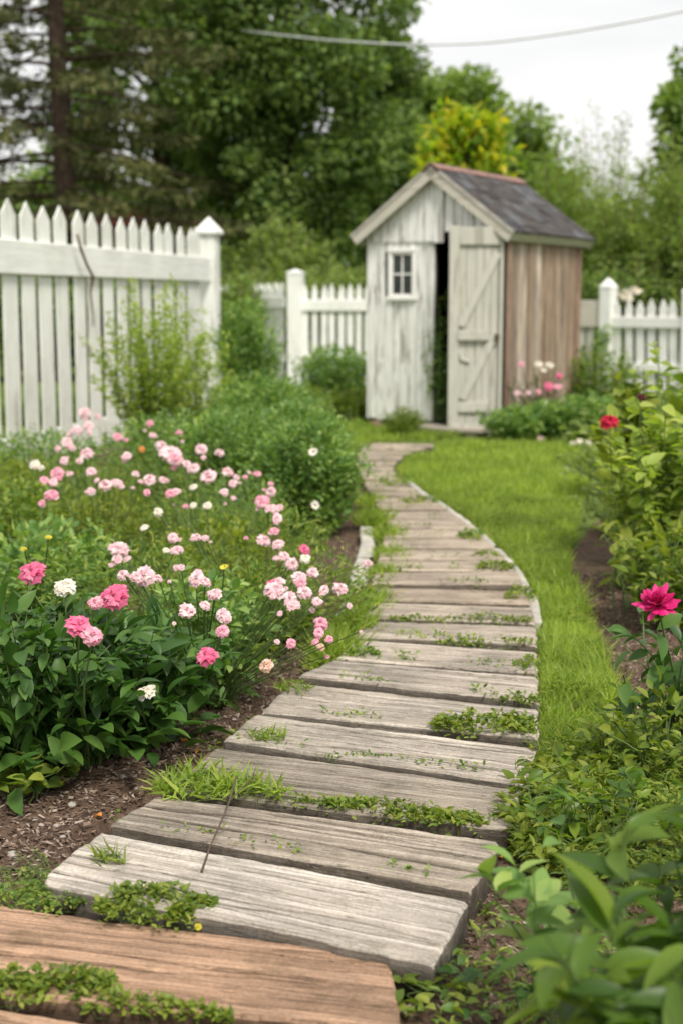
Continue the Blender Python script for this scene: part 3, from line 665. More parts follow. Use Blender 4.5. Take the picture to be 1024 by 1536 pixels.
# path edging boards
def edging(pts, label, w=.045, z=.052, seed=0):
    W_ = np.array([G(a, b, z) for a, b in pts]); d = np.gradient(W_[:, :2], axis=0); nrm = norm(np.stack([-d[:, 1], d[:, 0]], 1)); s = np.concatenate([[0], np.cumsum(np.linalg.norm(np.diff(W_[:, :2], axis=0), axis=1))])
    K = max(8, int(s[-1] / .03)); ss = np.linspace(0, s[-1], K); c = np.stack([np.interp(ss, s, W_[:, 0]), np.interp(ss, s, W_[:, 1])], 1); nn = norm(np.stack([np.interp(ss, s, nrm[:, 0]), np.interp(ss, s, nrm[:, 1])], 1))
    prof = [(-.5, -.07), (-.5, -.006), (-.4, 0), (.4, 0), (.5, -.006), (.5, -.07)]; V = []
    for k in range(K):
        for a, b in prof: V.append([*(c[k] + nn[k] * w * a * (.85 + .3 * vnoise(k * .3, seed))), z + b + (vnoise(k * .4, a * 3 + seed) - .5) * .008])
    V = np.array(V); o0 = V.mean(0); o0[2] = 0
    Q = [[k * 6 + a, k * 6 + a + 1, k * 6 + a + 7, k * 6 + a + 6] for k in range(K - 1) for a in range(5)] + [[0, 1, 2, 3]] * 1 + [[(K - 1) * 6 + 3, (K - 1) * 6 + 2, (K - 1) * 6 + 1, (K - 1) * 6]]
    mb = MB(); mb.add(V - o0, Q); tag(mb.build('path_edging', M['edge'], None, tuple(o0)), label, 'edging', 'pale edging boards along the path')
edging([(545, 838), (533, 880), (515, 925), (496, 960)], 'pale edging board left of the path beside the rose bed', .07)
edging([(549, 790), (551, 815), (546, 835)], 'short pale edging stone left of the path under the green bush', .06, seed=3)
edging([(612, 722), (636, 741), (662, 756), (698, 782), (722, 802), (738, 818)], 'curved pale edging strip between lawn and far planks', .035, seed=5)
edging([(744, 822), (762, 840), (778, 860), (787, 878)], 'pale edging strip right of the middle planks beside the lawn', .035, seed=7)
edging([(792, 882), (800, 905), (806, 934)], 'pale edging strip on the right where the path widens', .035, seed=9)

# ------------------------------------------------------------------ grass
def grass(name, poly, dens, hgt, wid, mt, seed, label, yr):
    rs = np.random.RandomState(seed); Q = []
    for (a, b, k) in yr: Q.append((scatter(poly, dens * k, rs, (a, b)), k))
    mb = MB()
    for q, k in Q:
        n = len(q)
        if not n: continue
        q = q[fbm(q[:, 0] * 7, q[:, 1] * 7, seed, 3) > .22]; q = q[~inpoly(q[:, 0], q[:, 1], PPOLY)]; n = len(q)
        z = ground_h(q[:, 0][None], q[:, 1][None])[0]; pos = np.column_stack([q, z])
        d = norm(np.stack([rs.normal(0, .42, n), rs.normal(0, .42, n), np.ones(n)], 1)); az = rs.uniform(0, 6.28, n)
        tall = .55 + .9 * fbm(q[:, 0] * 3, q[:, 1] * 3, seed + 3, 3)
        s = hgt * tall * rs.uniform(.5, 1.2, n); up = np.stack([np.cos(az), np.sin(az), 0 * az], 1)
        w = wid / hgt / (k ** .5); T = tmpl_blade(w, .5); put_leaves(mb, T, pos, d, s, rs, up=up, twist=.2)
    return tag(mb.build(name, L[mt]), label, 'grass', kind='stuff')
yrs = [(2.2, 5.2, 1.0), (5.2, 7.5, .55), (7.5, 10, .3), (10, 16, .16)]
grass('lawn_grass', lawn1, 20000, .058, .0032, 'grass', 1, 'short bright green lawn grass right of the plank path', yrs)
grass('lawn_grass', lawn2, 15000, .07, .0035, 'grass', 2, 'strip of lawn grass left of the shed behind the path', yrs)
far = [(-9, 12.8), (9, 12.8), (9, 15.9), (-9, 15.9)]
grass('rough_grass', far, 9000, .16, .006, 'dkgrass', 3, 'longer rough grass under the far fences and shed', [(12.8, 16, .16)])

# ================================================================== shed
TH = R(30); ROOT = np.array([.220, 12.67, 0]); Wd, Ld, EZ, FZ = 1.337, 1.70, 1.74, .09
shed = empty('garden_shed', tuple(ROOT), -TH); tag(shed, 'small weathered white wooden garden shed with its plank door ajar', 'shed')
roofz = lambda x, thick=0: 2.25 - .745 * abs(x - Wd / 2) - thick
rs = np.random.RandomState(4)
def boards(mb, x0, x1, zb, zt, y0, y1, wid, gap=.005, ytilt=0, hole=None, jag=.004):
    x = x0
    while x < x1 - .01:
        w = min(wid * rs.uniform(.85, 1.15), x1 - x); a, b = x + gap / 2, x + w - gap / 2; jy = rs.uniform(-jag, jag)
        spans = [(zb + rs.uniform(-.008, .008), None)]
        if hole and b > hole[0] + .005 and a < hole[1] - .005: spans = [(zb, hole[2]), (hole[3], None)]
        for s0, s1 in spans:
            tl = (zt(a) if callable(zt) else zt) if s1 is None else s1; tr = (zt(b) if callable(zt) else zt) if s1 is None else s1
            if min(tl, tr) <= s0: continue
            if callable(zt) and s1 is None and (a < Wd / 2 < b):
                mid = Wd / 2; V = [[a, y0 + jy, s0], [b, y0 + jy, s0], [b, y0 + jy, tr], [mid, y0 + jy, zt(mid)], [a, y0 + jy, tl]]; V += [[p[0], y1 + jy, p[2]] for p in V]
                mb.v.append(np.array(V, float)); o = mb.n; mb.n += 10
                mb.f += [np.array([[0, 1, 2, 3, 4]]) + o, np.array([[9, 8, 7, 6, 5]]) + o, np.array([[k, k + 5, (k + 1) % 5 + 5, (k + 1) % 5] for k in range(5)]) + o]
            else:
                V = [[a, y0 + jy, s0], [b, y0 + jy, s0], [b, y0 + jy, tr], [a, y0 + jy, tl]]; V += [[p[0], y1 + jy, p[2]] for p in V]
                mb.add(V, [[0, 1, 2, 3], [7, 6, 5, 4], [0, 4, 5, 1], [1, 5, 6, 2], [2, 6, 7, 3], [3, 7, 4, 0]])
        x += w
    return mb
WX0, WX1, WZ0, WZ1 = .245, .465, 1.16, 1.545
mb = MB(); boards(mb, .02, .60, FZ, 1.66, 0, .02, .072, hole=(WX0, WX1, WZ0, WZ1)); boards(mb, .60, .668, FZ, 1.66, -.008, .02, .07)
boards(mb, .0, .58, 1.63, lambda x: roofz(x, .045), -.016, -.001, .085)
boards(mb, .58, .76, 1.62, lambda x: roofz(x, .045), -.034, -.018, .088); boards(mb, .76, Wd, 1.70, lambda x: roofz(x, .045), -.016, -.001, .085, gap=.008)
fw = mb.build('front_wall', M['shed_paint'], shed)
# inner frame, other walls
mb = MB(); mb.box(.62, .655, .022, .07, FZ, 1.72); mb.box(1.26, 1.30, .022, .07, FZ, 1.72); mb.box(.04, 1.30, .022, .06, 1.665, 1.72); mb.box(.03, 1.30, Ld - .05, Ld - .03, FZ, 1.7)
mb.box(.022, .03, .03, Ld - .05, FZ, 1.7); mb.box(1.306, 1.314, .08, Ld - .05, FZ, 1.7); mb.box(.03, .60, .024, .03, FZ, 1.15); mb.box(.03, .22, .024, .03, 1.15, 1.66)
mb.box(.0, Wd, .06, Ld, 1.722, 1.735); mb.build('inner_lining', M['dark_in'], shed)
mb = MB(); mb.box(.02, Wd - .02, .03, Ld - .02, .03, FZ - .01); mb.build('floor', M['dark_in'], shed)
mb = MB()
xb = mb; x = 0.075
rs = np.random.RandomState(12)
while x < Ld - .06:   # right wall, bare weathered boards
    w = rs.uniform(.07, .115); w = min(w, Ld - .06 - x)
    if w < .03: break
    j = rs.uniform(-.006, .006); mb.box(Wd - .022 + j, Wd - .002 + j, x + .004, x + w - .003, .05 + rs.uniform(-.02, .03), 1.735); x += w
mb.build('side_wall', M['side_wood'], shed)
mb = MB(); mb.box(Wd - .012, Wd + .012, -.012, .07, .07, 1.735, .004); mb.build('corner_post', M['corner_wood'], shed)
mb = MB(); mb.box(Wd - .02, Wd + .010, Ld - .058, Ld + .004, .07, 1.72, .004); mb.build('corner_post', M['corner_wood'], shed)
mb = MB(); x = 0
while x < Ld: w = min(.1, Ld - x); mb.box(0, .02, x + .003, x + w - .003, FZ, 1.735); x += w
mb.build('side_wall', M['shed_paint'], shed)
mb = MB(); boards(mb, 0, Wd, FZ, lambda x: roofz(x, .045), Ld - .02, Ld, .1); mb.build('back_wall', M['side_wood'], shed)
for lx in (.05, Wd - .15):
    mb = MB(); mb.box(lx, lx + .1, -.02, Ld + .02, -.02, .07, .008); mb.build('sleeper', M['corner_wood'], shed)
# window
wn = MB(); f = .034
for a in ((WX0 - .022, WX1 + .022, WZ1 - .006, WZ1 + .026), (WX0 - .032, WX1 + .032, WZ0 - .03, WZ0 + .004)): wn.box(a[0], a[1], -.032, .004, a[2], a[3], .003)
for a in ((WX0 - .022, WX0 + .006), (WX1 - .006, WX1 + .022)): wn.box(a[0], a[1], -.028, .004, WZ0 + .005, WZ1 - .007, .003)
win = wn.build('window_frame', M['far_white'], shed)
mb = MB(); cx, cz = (WX0 + WX1) / 2, (WZ0 + WZ1) / 2 - .0
mb.box(WX0 + .007, WX1 - .007, -.014, -.002, WZ0 + .005, WZ0 + .024); mb.box(WX0 + .007, WX1 - .007, -.014, -.002, WZ1 - .026, WZ1 - .007); mb.box(WX0 + .007, WX0 + .019, -.014, -.002, WZ0 + .025, WZ1 - .027); mb.box(WX1 - .019, WX1 - .007, -.014, -.002, WZ0 + .025, WZ1 - .027)
mb.box(cx - .006, cx + .006, -.012, -.003, WZ0 + .025, WZ1 - .027); mb.box(WX0 + .020, cx - .007, -.012, -.003, cz - .006, cz + .008); mb.box(cx + .007, WX1 - .020, -.012, -.003, cz - .006, cz + .008)
mb.build('glazing_bars', M['far_white'], win)
mb = MB(); mb.box(WX0 + .002, WX1 - .002, -.001, .006, WZ0 + .002, WZ1 - .002); mb.build('pane', M['glass'], win)
# roof
def slope_box(mb, side, s0, s1, y0, y1, zo0, zo1):
    """box on a roof slope; s measured down from the ridge"""
    k = math.hypot(1, .745); c, s = 1 / k, .745 / k; sg = 1 if side else -1; V = []
    for zo in (zo0, zo1):
        for (ss, yy) in ((s0, y0), (s1, y0), (s1, y1), (s0, y1)): V.append([Wd / 2 + sg * (ss * c + zo * s), yy, 2.25 - ss * s + zo * c])
    F = [[0, 1, 2, 3][::-1], [4, 5, 6, 7], [0, 1, 5, 4], [1, 2, 6, 5], [2, 3, 7, 6], [3, 0, 4, 7]]
    if not side: F = [q[::-1] for q in F]
    mb.add(V, F)
SL = .925; Y0, Y1 = -.09, Ld + .10
for side in (0, 1):
    mb = MB(); slope_box(mb, side, 0, SL, Y0, Y1, -.035, -.012); dk = mb.build('roof_deck', M['trim_paint'], shed)
    mb = MB(); nr = 9
    for r_ in range(nr):
        yy = Y0 - .015 + (-.08 if r_ % 2 else 0); s0 = r_ * SL / nr
        while yy < Y1 + .01:
            w = rs.uniform(.15, .21); a, b = max(yy, Y0 - .015) + .002, min(yy + w, Y1 + .015) - .002
            if b - a > .01: slope_box(mb, side, s0, s0 + SL / nr + .028 + rs.uniform(-.006, .006), a, b, -.006 + rs.uniform(0, .004), .008 + rs.uniform(0, .009))
            yy += w
    sh = mb.build('shingles', M['shingle'], dk)
    mb = MB(); slope_box(mb, side, 0.0, SL + .03, Y0 - .025, Y0 - .002, -.09, -.012); mb.build('bargeboard', M['trim_paint'], shed)
    mb = MB(); slope_box(mb, side, 0.0, SL + .03, Y1 + .002, Y1 + .022, -.10, -.012); mb.build('bargeboard', M['trim_paint'], shed)
    mb = MB(); slope_box(mb, side, SL + .002, SL + .024, Y0 - .002, Y1 + .002, -.085, -.008); mb.build('fascia', M['trim_paint'], shed)
    mb = MB(); slope_box(mb, side, 0.1, SL + .03, Y0 - .034, Y0 - .016, -.012, .012); mb.build('roof_edge_strip', M['edge'], shed)
mb = MB()
for side in (0, 1): slope_box(mb, side, -.008, .07, Y0 - .03, Y1 + .02, .013, .024)
mb.build('ridge_cap', M['ridge'], shed)
# door: opened so that it stands square to the viewer
hinge = np.array([Wd - .022, -.04]); DW, DZ0, DZ1 = .450, .008, 1.742
door = MB(); x = -DW + .01; rs = np.random.RandomState(3)
while x < -.012: w = min(rs.uniform(.06, .08), -.01 - x); door.box(x + .002, x + w - .002, -.006 + rs.uniform(-.002, .002), .008, DZ0 + .03, DZ1 - .015); x += w
dr = door.build('door', M['door_paint'], shed, (hinge[0], hinge[1], 0), TH)
tag(dr, 'plank door with diagonal braces swung open')
def dpart(name, x0, x1, z0, z1, y0=-.034, y1=-.009): MB().box(x0, x1, y0, y1, z0, z1, .003).build(name, M['door_paint'], dr)
dpart('stile', -DW, -DW + .085, DZ0, DZ1 - .005); dpart('stile', -.028, 0, DZ0, DZ1 - .01)
dpart('rail', -DW + .087, -.03, 1.585, 1.73, -.032); dpart('rail', -DW + .075, -.11, .80, .885, -.046, -.035); dpart('rail', -DW + .087, -.11, .20, .285, -.032); dpart('rail', -DW + .02, -.09, .01, .10, -.046, -.035)
lt = MB(); lt.box(-.062, -.036, -.047, -.031, .79, .86, .004); lt.box(-.075, -.02, -.052, -.0475, .82, .835, .002); lt.build('latch', M['twig'], dr)
def brace(xa, za, xb, zb, w=.062):
    d = np.array([xb - xa, zb - za]); d /= np.linalg.norm(d); p = np.array([-d[1], d[0]]) * w / 2; a, b = np.array([xa, za]), np.array([xb, zb])
    cs = [a - p, b - p, b + p, a + p]; V = [[c[0], -.031, c[1]] for c in cs] + [[c[0], -.0105, c[1]] for c in cs]
    MB().add(V, [[0, 1, 2, 3], [7, 6, 5, 4], [0, 4, 5, 1], [1, 5, 6, 2], [2, 6, 7, 3], [3, 7, 4, 0]]).build('brace', M['door_paint'], dr)
brace(-DW + .10, .92, -.05, 1.52); brace(-DW + .12, .31, -.06, .86); 
V = [(-.36, .70), (-.31, .62), (-.26, .60)]
mb = MB(); mb.tube([[-DW + .09, -.014, .71], [-.34, -.016, .64], [-.27, -.016, .62]], .012, 6); mb.build('brace_remnant', M['door_paint'], dr)
mb = MB(); mb.box(.60, 1.26, -.30, -.03, .03, .075, .01); mb.box(.63, .72, -.28, -.05, -.03, .028); mb.box(1.1, 1.2, -.28, -.05, -.03, .028); mb.build('step', M['plank'], shed)

# ================================================================== fences
def fence(name, label, A, B, tips, base, pickets, pw, rails, posts, mtp, mtr, pth=.02, gap_side=-1, flat=False, lean=0.0, rth=.03):
    """A,B ground points; pickets: list of s; rails (z0,z1,s0,s1,side); posts (s, half, ztop, cap)"""
    A = np.array(A, float); B = np.array(B, float); d = (B - A); ln = np.hypot(*d); ang = math.atan2(d[1], d[0])
    root = empty(name, (A[0], A[1], 0), ang); tag(root, label, 'fence')
    rs = np.random.RandomState(int(abs(A[0] * 100)) + 3)
    for s in pickets:
        w = pw * rs.uniform(.94, 1.06); t = tips + rs.uniform(-.012, .012); y = rs.uniform(-.003, .003); hw = w / 2; sh = t - (.10 if not flat else .022)
        a = [(-hw, base), (hw, base), (hw, sh), (0 if not flat else hw * .55, t)] + ([(-hw * .55, t)] if flat else []) + [(-hw, sh)]
        n = len(a); le = rs.normal(0, .010) + lean
        # curved pointed top
        V = [[p[0] + le * (p[1] - base), y, p[1]] for p in a]; V += [[p[0], pth + p[1] - p[1] + y, p[2]] for p in V]
        mb = MB(); mb.v.append(np.array(V)); mb.n = 2 * n
        mb.f += [np.array([list(range(n))]), np.array([list(range(2 * n - 1, n - 1, -1))]), np.array([[k + n, (k + 1) % n + n, (k + 1) % n, k][::-1] for k in range(n)])]
        mb.build('picket', M[mtp], root, (s, 0, 0))
    for (z0, z1, s0, s1, side) in rails:
        mb = MB(); yy = (-rth - .004, -.004) if side < 0 else (pth + .004, pth + rth + .004)
        mb.box(0, s1 - s0, yy[0], yy[1], z0, z1, .006); mb.build('rail', M[mtr], root, (s0, 0, 0))
    for (s, hf, zt, cap) in posts:
        mb = MB(); mb.box(-hf, hf, -hf, hf, base - .02, zt, .005); p = mb.build('post', M[mtp], root, (s, 0 if hf < .06 else pth / 2, 0))
        if cap:
            c = MB(); o = hf * (1.38 if hf > .081 and hf < .09 or zt > 1.7 else 1.04); V = [[-o, -o, zt + .001], [o, -o, zt + .001], [o, o, zt + .001], [-o, o, zt + .001], [-o, -o, zt + .028], [o, -o, zt + .028], [o, o, zt + .028], [-o, o, zt + .028], [0, 0, zt + .028 + cap]]
            c.add(V, [[3, 2, 1, 0], [0, 1, 5, 4], [1, 2, 6, 5], [2, 3, 7, 6], [3, 0, 4, 7]], [[4, 5, 8], [5, 6, 8], [6, 7, 8], [7, 4, 8]]); c.build('post_cap', M['far_white'], p)
    return root
# near fence, runs away from the viewer on the left
A = np.array([-2.262, 9.15]); dv = norm(np.array([.2055, .9787])); S_end = 4.86
A0 = A - dv * 2.6; off = 2.6
pk = [off + 0.06 + .301 * k for k in range(-9, 15)] 
near = fence('picket_fence', 'tall white picket fence on the left behind the rose bed', A0, A + dv * S_end, 1.79, .02, [s for s in pk if s < off + 4.35] + [off + 4.42], .212,
      [(1.305, 1.53, 0.0, off + S_end - .07, -1), (.10, .22, 0.0, off + S_end - .07, 1)], [(off + S_end, .082, 1.755, .14), (0.05, .08, 1.755, .13)], 'picket_white', 'rail_white', pth=.010)
# far left fence, two sections
pc = P(444, 500, 19); pe = P(620, 500, 18.6)
sec = (pe - pc)[:2]; lnr = np.hypot(*sec)
fence('picket_fence', 'low white picket fence between the tall fence and the shed', pc[:2], pe[:2], 1.335, .02, [.14 + .118 * k for k in range(int((lnr - .1) / .118))], .078,
      [(.98, 1.13, .06, lnr, -1), (.3, .42, .06, lnr, -1)], [(0, .095, 1.46, .04)], 'far_white', 'far_white')
pl_ = P(330, 500, 21.0); pc2 = pc + np.array([-.13, .06, 0])
sec = (pc2 - pl_)[:2]; lnr = np.hypot(*sec)
fence('picket_fence', 'short run of white pickets seen just right of the tall fence post', pl_[:2], pc2[:2], 1.35, .02, [.06 + .118 * k for k in range(int(lnr / .118))], .085,
      [(1.02, 1.17, .0, lnr, -1), (.3, .42, 0, lnr, -1)], [], 'far_white', 'far_white')
# right fence
pa = P(909, 500, 17.3); pb = P(1030, 500, 16.6); d_ = norm((pb - pa)[:2]); far_r = pa[:2] + d_ * 3.6; l1 = np.hypot(*(pb - pa)[:2])
fence('picket_fence', 'white picket fence right of the shed behind the tall leafy plants', pa[:2], far_r, 1.13, .02, [.02 + .150 * k for k in range(1, 23)], .095,
      [(.80, .93, .06, 3.6, -1), (.28, .38, .06, 3.6, -1)], [(0, .078, 1.26, .11), (l1, .06, 1.20, .10), (3.6, .07, 1.22, .10)], 'far_white', 'far_white', lean=-.035)
pd = P(848, 500, 17.6); l2 = np.hypot(*(pa - pd)[:2])
fence('board_fence', 'short weathered fence panel between shed and right picket fence', pd[:2], pa[:2] - d_ * .09, 1.08, .05, [.07 + .12 * k for k in range(int((l2 - .1) / .12))], .09,
      [(.80, 1.12, 0, l2 - .09, -1)], [], 'door_paint', 'trim_paint', flat=True)

def tall_tufts(poly, seed):
    rs = np.random.RandomState(seed); q = scatter(poly, 9000, rs, (2.6, 7)); q = q[fbm(q[:, 0] * 5, q[:, 1] * 5, seed, 3) > .56]; q = q[~inpoly(q[:, 0], q[:, 1], PPOLY)]; n = len(q); z = ground_h(q[:, 0][None], q[:, 1][None])[0]
    d = norm(np.stack([rs.normal(0, .45, n), rs.normal(0, .45, n), np.ones(n)], 1)); mb = MB(); put_leaves(mb, tmpl_blade(.035, .6), np.column_stack([q, z]), d, .10 * rs.uniform(.5, 1.2, n), rs, up=np.stack([rs.normal(0, 1, n), rs.normal(0, 1, n), np.zeros(n)], 1), twist=.2)
    tag(mb.build('tall_grass', L['grass']), 'taller ragged grass tufts in the lawn near the bare soil', 'grass', kind='stuff')
tall_tufts(gp([(812, 1180), (810, 960), (870, 900), (905, 985), (925, 1050), (960, 1120), (1040, 1180)]), 17)

# ================================================================== trees behind
def gx_(px, Y): return P(px, 447, Y)[0]
# pine on the left
def pine(name, label, base, h, r, seed, nb=95, tr=.20, z0=1.3, per=150):
    rs = np.random.RandomState(seed); root = empty(name, tuple(base)); tag(root, label, 'tree')
    tb = MB(); K = 12; tz = np.linspace(0, h, K); tb.tube(np.stack([.05 * np.sin(tz * .7), .05 * np.cos(tz * .5), tz], 1), tr * np.linspace(1.15, .1, K), 10)
    mb = MB()
    for i in range(nb):
        z = z0 + (h - z0) * (i + rs.rand()) / nb; az = i * 2.39996 + rs.normal(0, .3); ln = r * (1 - ((z - z0) / (h - z0)) ** 1.3) * rs.uniform(.55, 1.1) + .25
        ts = np.linspace(0, 1, 8); dirx = np.array([math.cos(az), math.sin(az)]); droop = rs.uniform(.18, .42)
        c = np.stack([dirx[0] * ln * ts, dirx[1] * ln * ts, z + ln * (.12 * ts - droop * ts ** 1.7 + .10 * ts ** 4)], 1)
        tb.tube(c, np.linspace(.035 * ln / r + .012, .005, 8), 5, False)
        n = int(per * ln / r); t = rs.uniform(.22, 1, n) ** .8; k = t * 7; k0 = np.minimum(k.astype(int), 6); w = (k - k0)[:, None]; p = c[k0] * (1 - w) + c[k0 + 1] * w
        side = np.array([-dirx[1], dirx[0], 0]); sgn = rs.choice([-1, 1], n); wl = .45 * ln / r * 1.6 * (1.1 - t * .8) * rs.uniform(0, 1, n)
        p = p + side * (sgn * wl)[:, None] + np.array([*dirx, 0]) * (wl * .55)[:, None] + np.stack([np.zeros(n), np.zeros(n), -wl * .35 - rs.uniform(0, .16, n)], 1)
        d = norm(side * (sgn * .8)[:, None] + np.array([*dirx, -.25]) * .8 + rs.normal(0, .45, (n, 3))); put_leaves(mb, TSN, p, d, .20 * rs.uniform(.6, 1.2, n), rs, twist=.8)
    mb.build('crown', L['pine'], root); tb.build('trunk', M['bark'], root, smooth=True); return root
pine('pine_tree', 'tall dark pine tree with bare reddish trunk and drooping branches on the left', (gx_(100, 25), 25, 0), 13, 3.3, 3, nb=120, tr=.21, z0=2.0, per=300)
pine('pine_tree', 'dark pine at the left edge whose branches hang into the top corner', (gx_(-150, 22), 22, 0), 12, 2.9, 8, nb=70, tr=.2, z0=1.8, per=170)
def tree_px(name, label, px, Y, wpx, ytop, ybot, **k):
    base = (gx_(px, Y), Y, 0); rx = wpx / 2 / FPX * Y; z1 = P(px, ytop, Y)[2]; z0 = max(.2, P(px, ybot, Y)[2])
    return tree(name, label, base, z1, (rx, rx * .8, z0, z1), **k)
tree_px('broadleaf_tree', 'huge dark green broadleaf tree filling the sky left of the shed', 430, 27, 330, -330, 400, nclump=190, per=300, lsize=.135, lm='tree', clr=.62, trunk_r=.28, seed=3, hollow=.3)
tree_px('broadleaf_tree', 'dark broadleaf tree behind the pine trunk', 250, 31, 330, -260, 395, nclump=130, per=260, lsize=.155, lm='tree', clr=.75, trunk_r=.3, seed=5)
tree_px('broadleaf_tree', 'dark slender tree forming the right shoulder of the tall trees', 572, 29, 120, 30, 400, nclump=100, per=240, lsize=.125, lm='tree', clr=.42, trunk_r=.16, seed=8)
tree_px('broadleaf_tree', 'soft green tree beyond the shed roof under the wire', 672, 34, 150, 110, 400, nclump=110, per=150, lsize=.2, lm='midtree', clr=.55, trunk_r=.14, seed=9, hollow=.15)
tree_px('broadleaf_tree', 'hazy mid-green tree right of the yellow-leaved tree', 775, 36, 130, 175, 400, nclump=100, per=140, lsize=.2, lm='midtree', clr=.6, trunk_r=.14, seed=12, hollow=.15)
tree_px('broadleaf_tree', 'green tree whose crown enters at the right edge below the wire', 1065, 24, 150, 60, 350, nclump=90, per=150, lsize=.17, lm='midtree', clr=.42, trunk_r=.14, seed=13)
# small yellow-green tree straight behind the shed
tree_px('yellow_leaved_tree', 'bright yellow-green small tree rising behind the shed roof', 693, 15.4, 128, 160, 320, nclump=60, per=34, lsize=.13, lm='yellow', clr=.20, trunk_r=.035, seed=4, T=TB, hollow=.1)
# right thicket
def shrub_px(label, px, Y, wpx, ytop, n=45, nl=90, size=.09, lm='light', T=TSN, seed=0, name='tall_shrub', group=None, **k):
    h = P(px, ytop, Y)[2]; kw = dict(hv=.4, wob=.08, sr=.012, off=.22, t0=.12, sm='stem_brown', pw=1.1, base_r=.15, twist=.7, top_small=False); kw.update(k)
    return plant(name, label, 'shrub', (gx_(px, Y), Y, 0), n=n, spread=wpx / 2 / FPX * Y, h=h, nl=nl, size=size, T=T, lm=lm, seed=seed, group=group, **kw)
shrub_px('tall feathery light green shrub right behind the shed eave', 850, 21, 150, 185, seed=1, n=66, nl=200, size=.12, lm='midtree')
shrub_px('wispy shrub with long bare whips reaching into the sky', 905, 22.5, 130, 125, seed=2, n=26, nl=120, hv=.35, size=.11)
shrub_px('light green willow-like shrub second from the right edge', 950, 20, 190, 215, seed=3, n=76, nl=210, size=.12)
shrub_px('light green shrub cut off by the right edge of the view', 1040, 19, 180, 170, seed=4, n=60, nl=190, size=.12, lm='midtree')
shrub_px('pale green round shrub with whitish bloom over the right fence', 1010, 18.6, 150, 330, seed=5, n=50, nl=120, size=.09, T=TM)
shrub_px('darker dense shrub right behind the picket fence and shed', 905, 18.8, 200, 370, seed=6, n=70, nl=170, size=.09, lm='tree', T=TM)
shrub_px('dark green low shrub between the willows and the right fence', 970, 18.9, 170, 390, seed=16, n=60, nl=150, size=.09, lm='tree', T=TM)
# shrubs beyond the far left fence
shrub_px('bright green rounded shrub above the low white fence', 430, 22, 130, 305, seed=7, n=80, nl=170, size=.10, T=TM, lm='light')
shrub_px('low spreading lime green shrub over the low white fence', 455, 20.6, 230, 368, seed=8, n=90, nl=170, size=.10, T=TM)
shrub_px('small green shrub touching the left wall of the shed', 540, 20, 90, 402, seed=9, n=40, nl=150, size=.09, T=TM, lm='midtree')
shrub_px('green shrub peeking between the tall post and the low fence', 352, 19.6, 60, 388, seed=10, n=40, nl=120, size=.09, T=TM, lm='midtree')
for k, (px, Y, w, yt) in enumerate([(60, 20, 260, 372), (210, 21, 220, 362), (330, 22.5, 160, 352)]):
    shrub_px(['dark hedge shrub seen through the pickets at far left', 'dark hedge shrub behind the middle of the tall fence', 'dark hedge shrub behind the cap of the tall fence post'][k], px, Y, w, yt, seed=30 + k, n=60, nl=130, size=.12, T=TM, lm='tree')
# distant woods
rs = np.random.RandomState(77); C = []
for k in range(420):
    x = rs.uniform(-34, 34); C.append([x, 44 + rs.uniform(-2, 4), rs.uniform(.2, 3.6 + 1.4 * fbm(np.array(x * .15), np.array(2.), 3))])
mb = MB(); clump_cloud(rs, np.array(C), 1.5 * rs.uniform(.6, 1.2, len(C)), 110, .42, TQ, mb); tag(mb.build('distant_woods', L['tree']), 'far wooded edge closing the view behind all the trees', 'woods', kind='stuff')
# red-roofed house behind the fence
Yh = 30; hx = gx_(165, Yh)
hs = empty('small_house', (hx, Yh, 0)); tag(hs, 'low dark house with red roof glimpsed over the tall fence tips', 'house')
mb = MB(); mb.box(-.75, .75, 0, 2.4, 0, 2.55, .02); mb.build('wall', M['wall_far'], hs)
mb = MB(); V = [[-.85, -.25, 2.56], [.85, -.25, 2.56], [.85, 2.65, 2.56], [-.85, 2.65, 2.56], [-.85, 1.2, 3.05], [.85, 1.2, 3.05]]
mb.add(V, [[3, 2, 1, 0], [0, 1, 5, 4], [2, 3, 4, 5]], [[1, 2, 5], [3, 0, 4]]); mb.build('roof', M['roof_red'], hs)
# wire
cpt = [P(-900, -60, 44), P(100, 20, 36), P(335, 42, 27), P(470, 59, 22), P(600, 68, 19.2), P(730, 66, 18.6), P(880, 45, 18), P(1024, 18, 17.4), P(1400, -70, 16.4), P(2200, -330, 15)]
cpt = np.array(cpt); tt = np.linspace(0, len(cpt) - 1, 120); k = np.arange(len(cpt)); pts = np.stack([np.interp(tt, k, cpt[:, a]) for a in range(3)], 1)
for _ in range(30): pts[1:-1] = (pts[:-2] + 2 * pts[1:-1] + pts[2:]) / 4
mb = MB(); mb.tube(pts, .014, 6); tag(mb.build('overhead_cable', M['cable'], smooth=True), 'pale overhead cable sagging across the sky above the shed', 'cable')

# ================================================================== left bed
FL = []   # px, py, size px, colour, z
def fl(s, col, z=.45, kind='pom'):
    for q in s.split(';'):
        a = [float(v) for v in q.split(',')]; FL.append((a[0], a[1], a[2], col, z if len(a) < 4 else a[3], kind))
fl('128,617,20;134,637,15;115,643,17;101,661,22;109,670,14;130,677,24;96,689,14;105,709,12;137,705,19;157,724,25;174,722,18;136,735,15;191,682,18;204,709,14;246,717,17;301,671,19;330,677,15;280,693,17;342,705,17;350,723,18;337,736,17', 'pale')
fl('225,633,15;230,651,15;178,653,17;269,647,14;86,707,25;67,718,17;80,721,16;78,739,24;225,716,24;221,737,13;256,738,16;263,736,16;243,666,20;257,676,34;263,684,20;290,700,20;312,710,25;368,714,10;406,724,10;406,735,19;393,749,20;408,760,24;416,776,18;412,794,16;386,709,15', 'pink')
fl('52,694,16;237,766,16;290,756,12;311,756,16;217,789,13;250,824,13;290,729,12;62,700,12', 'white')
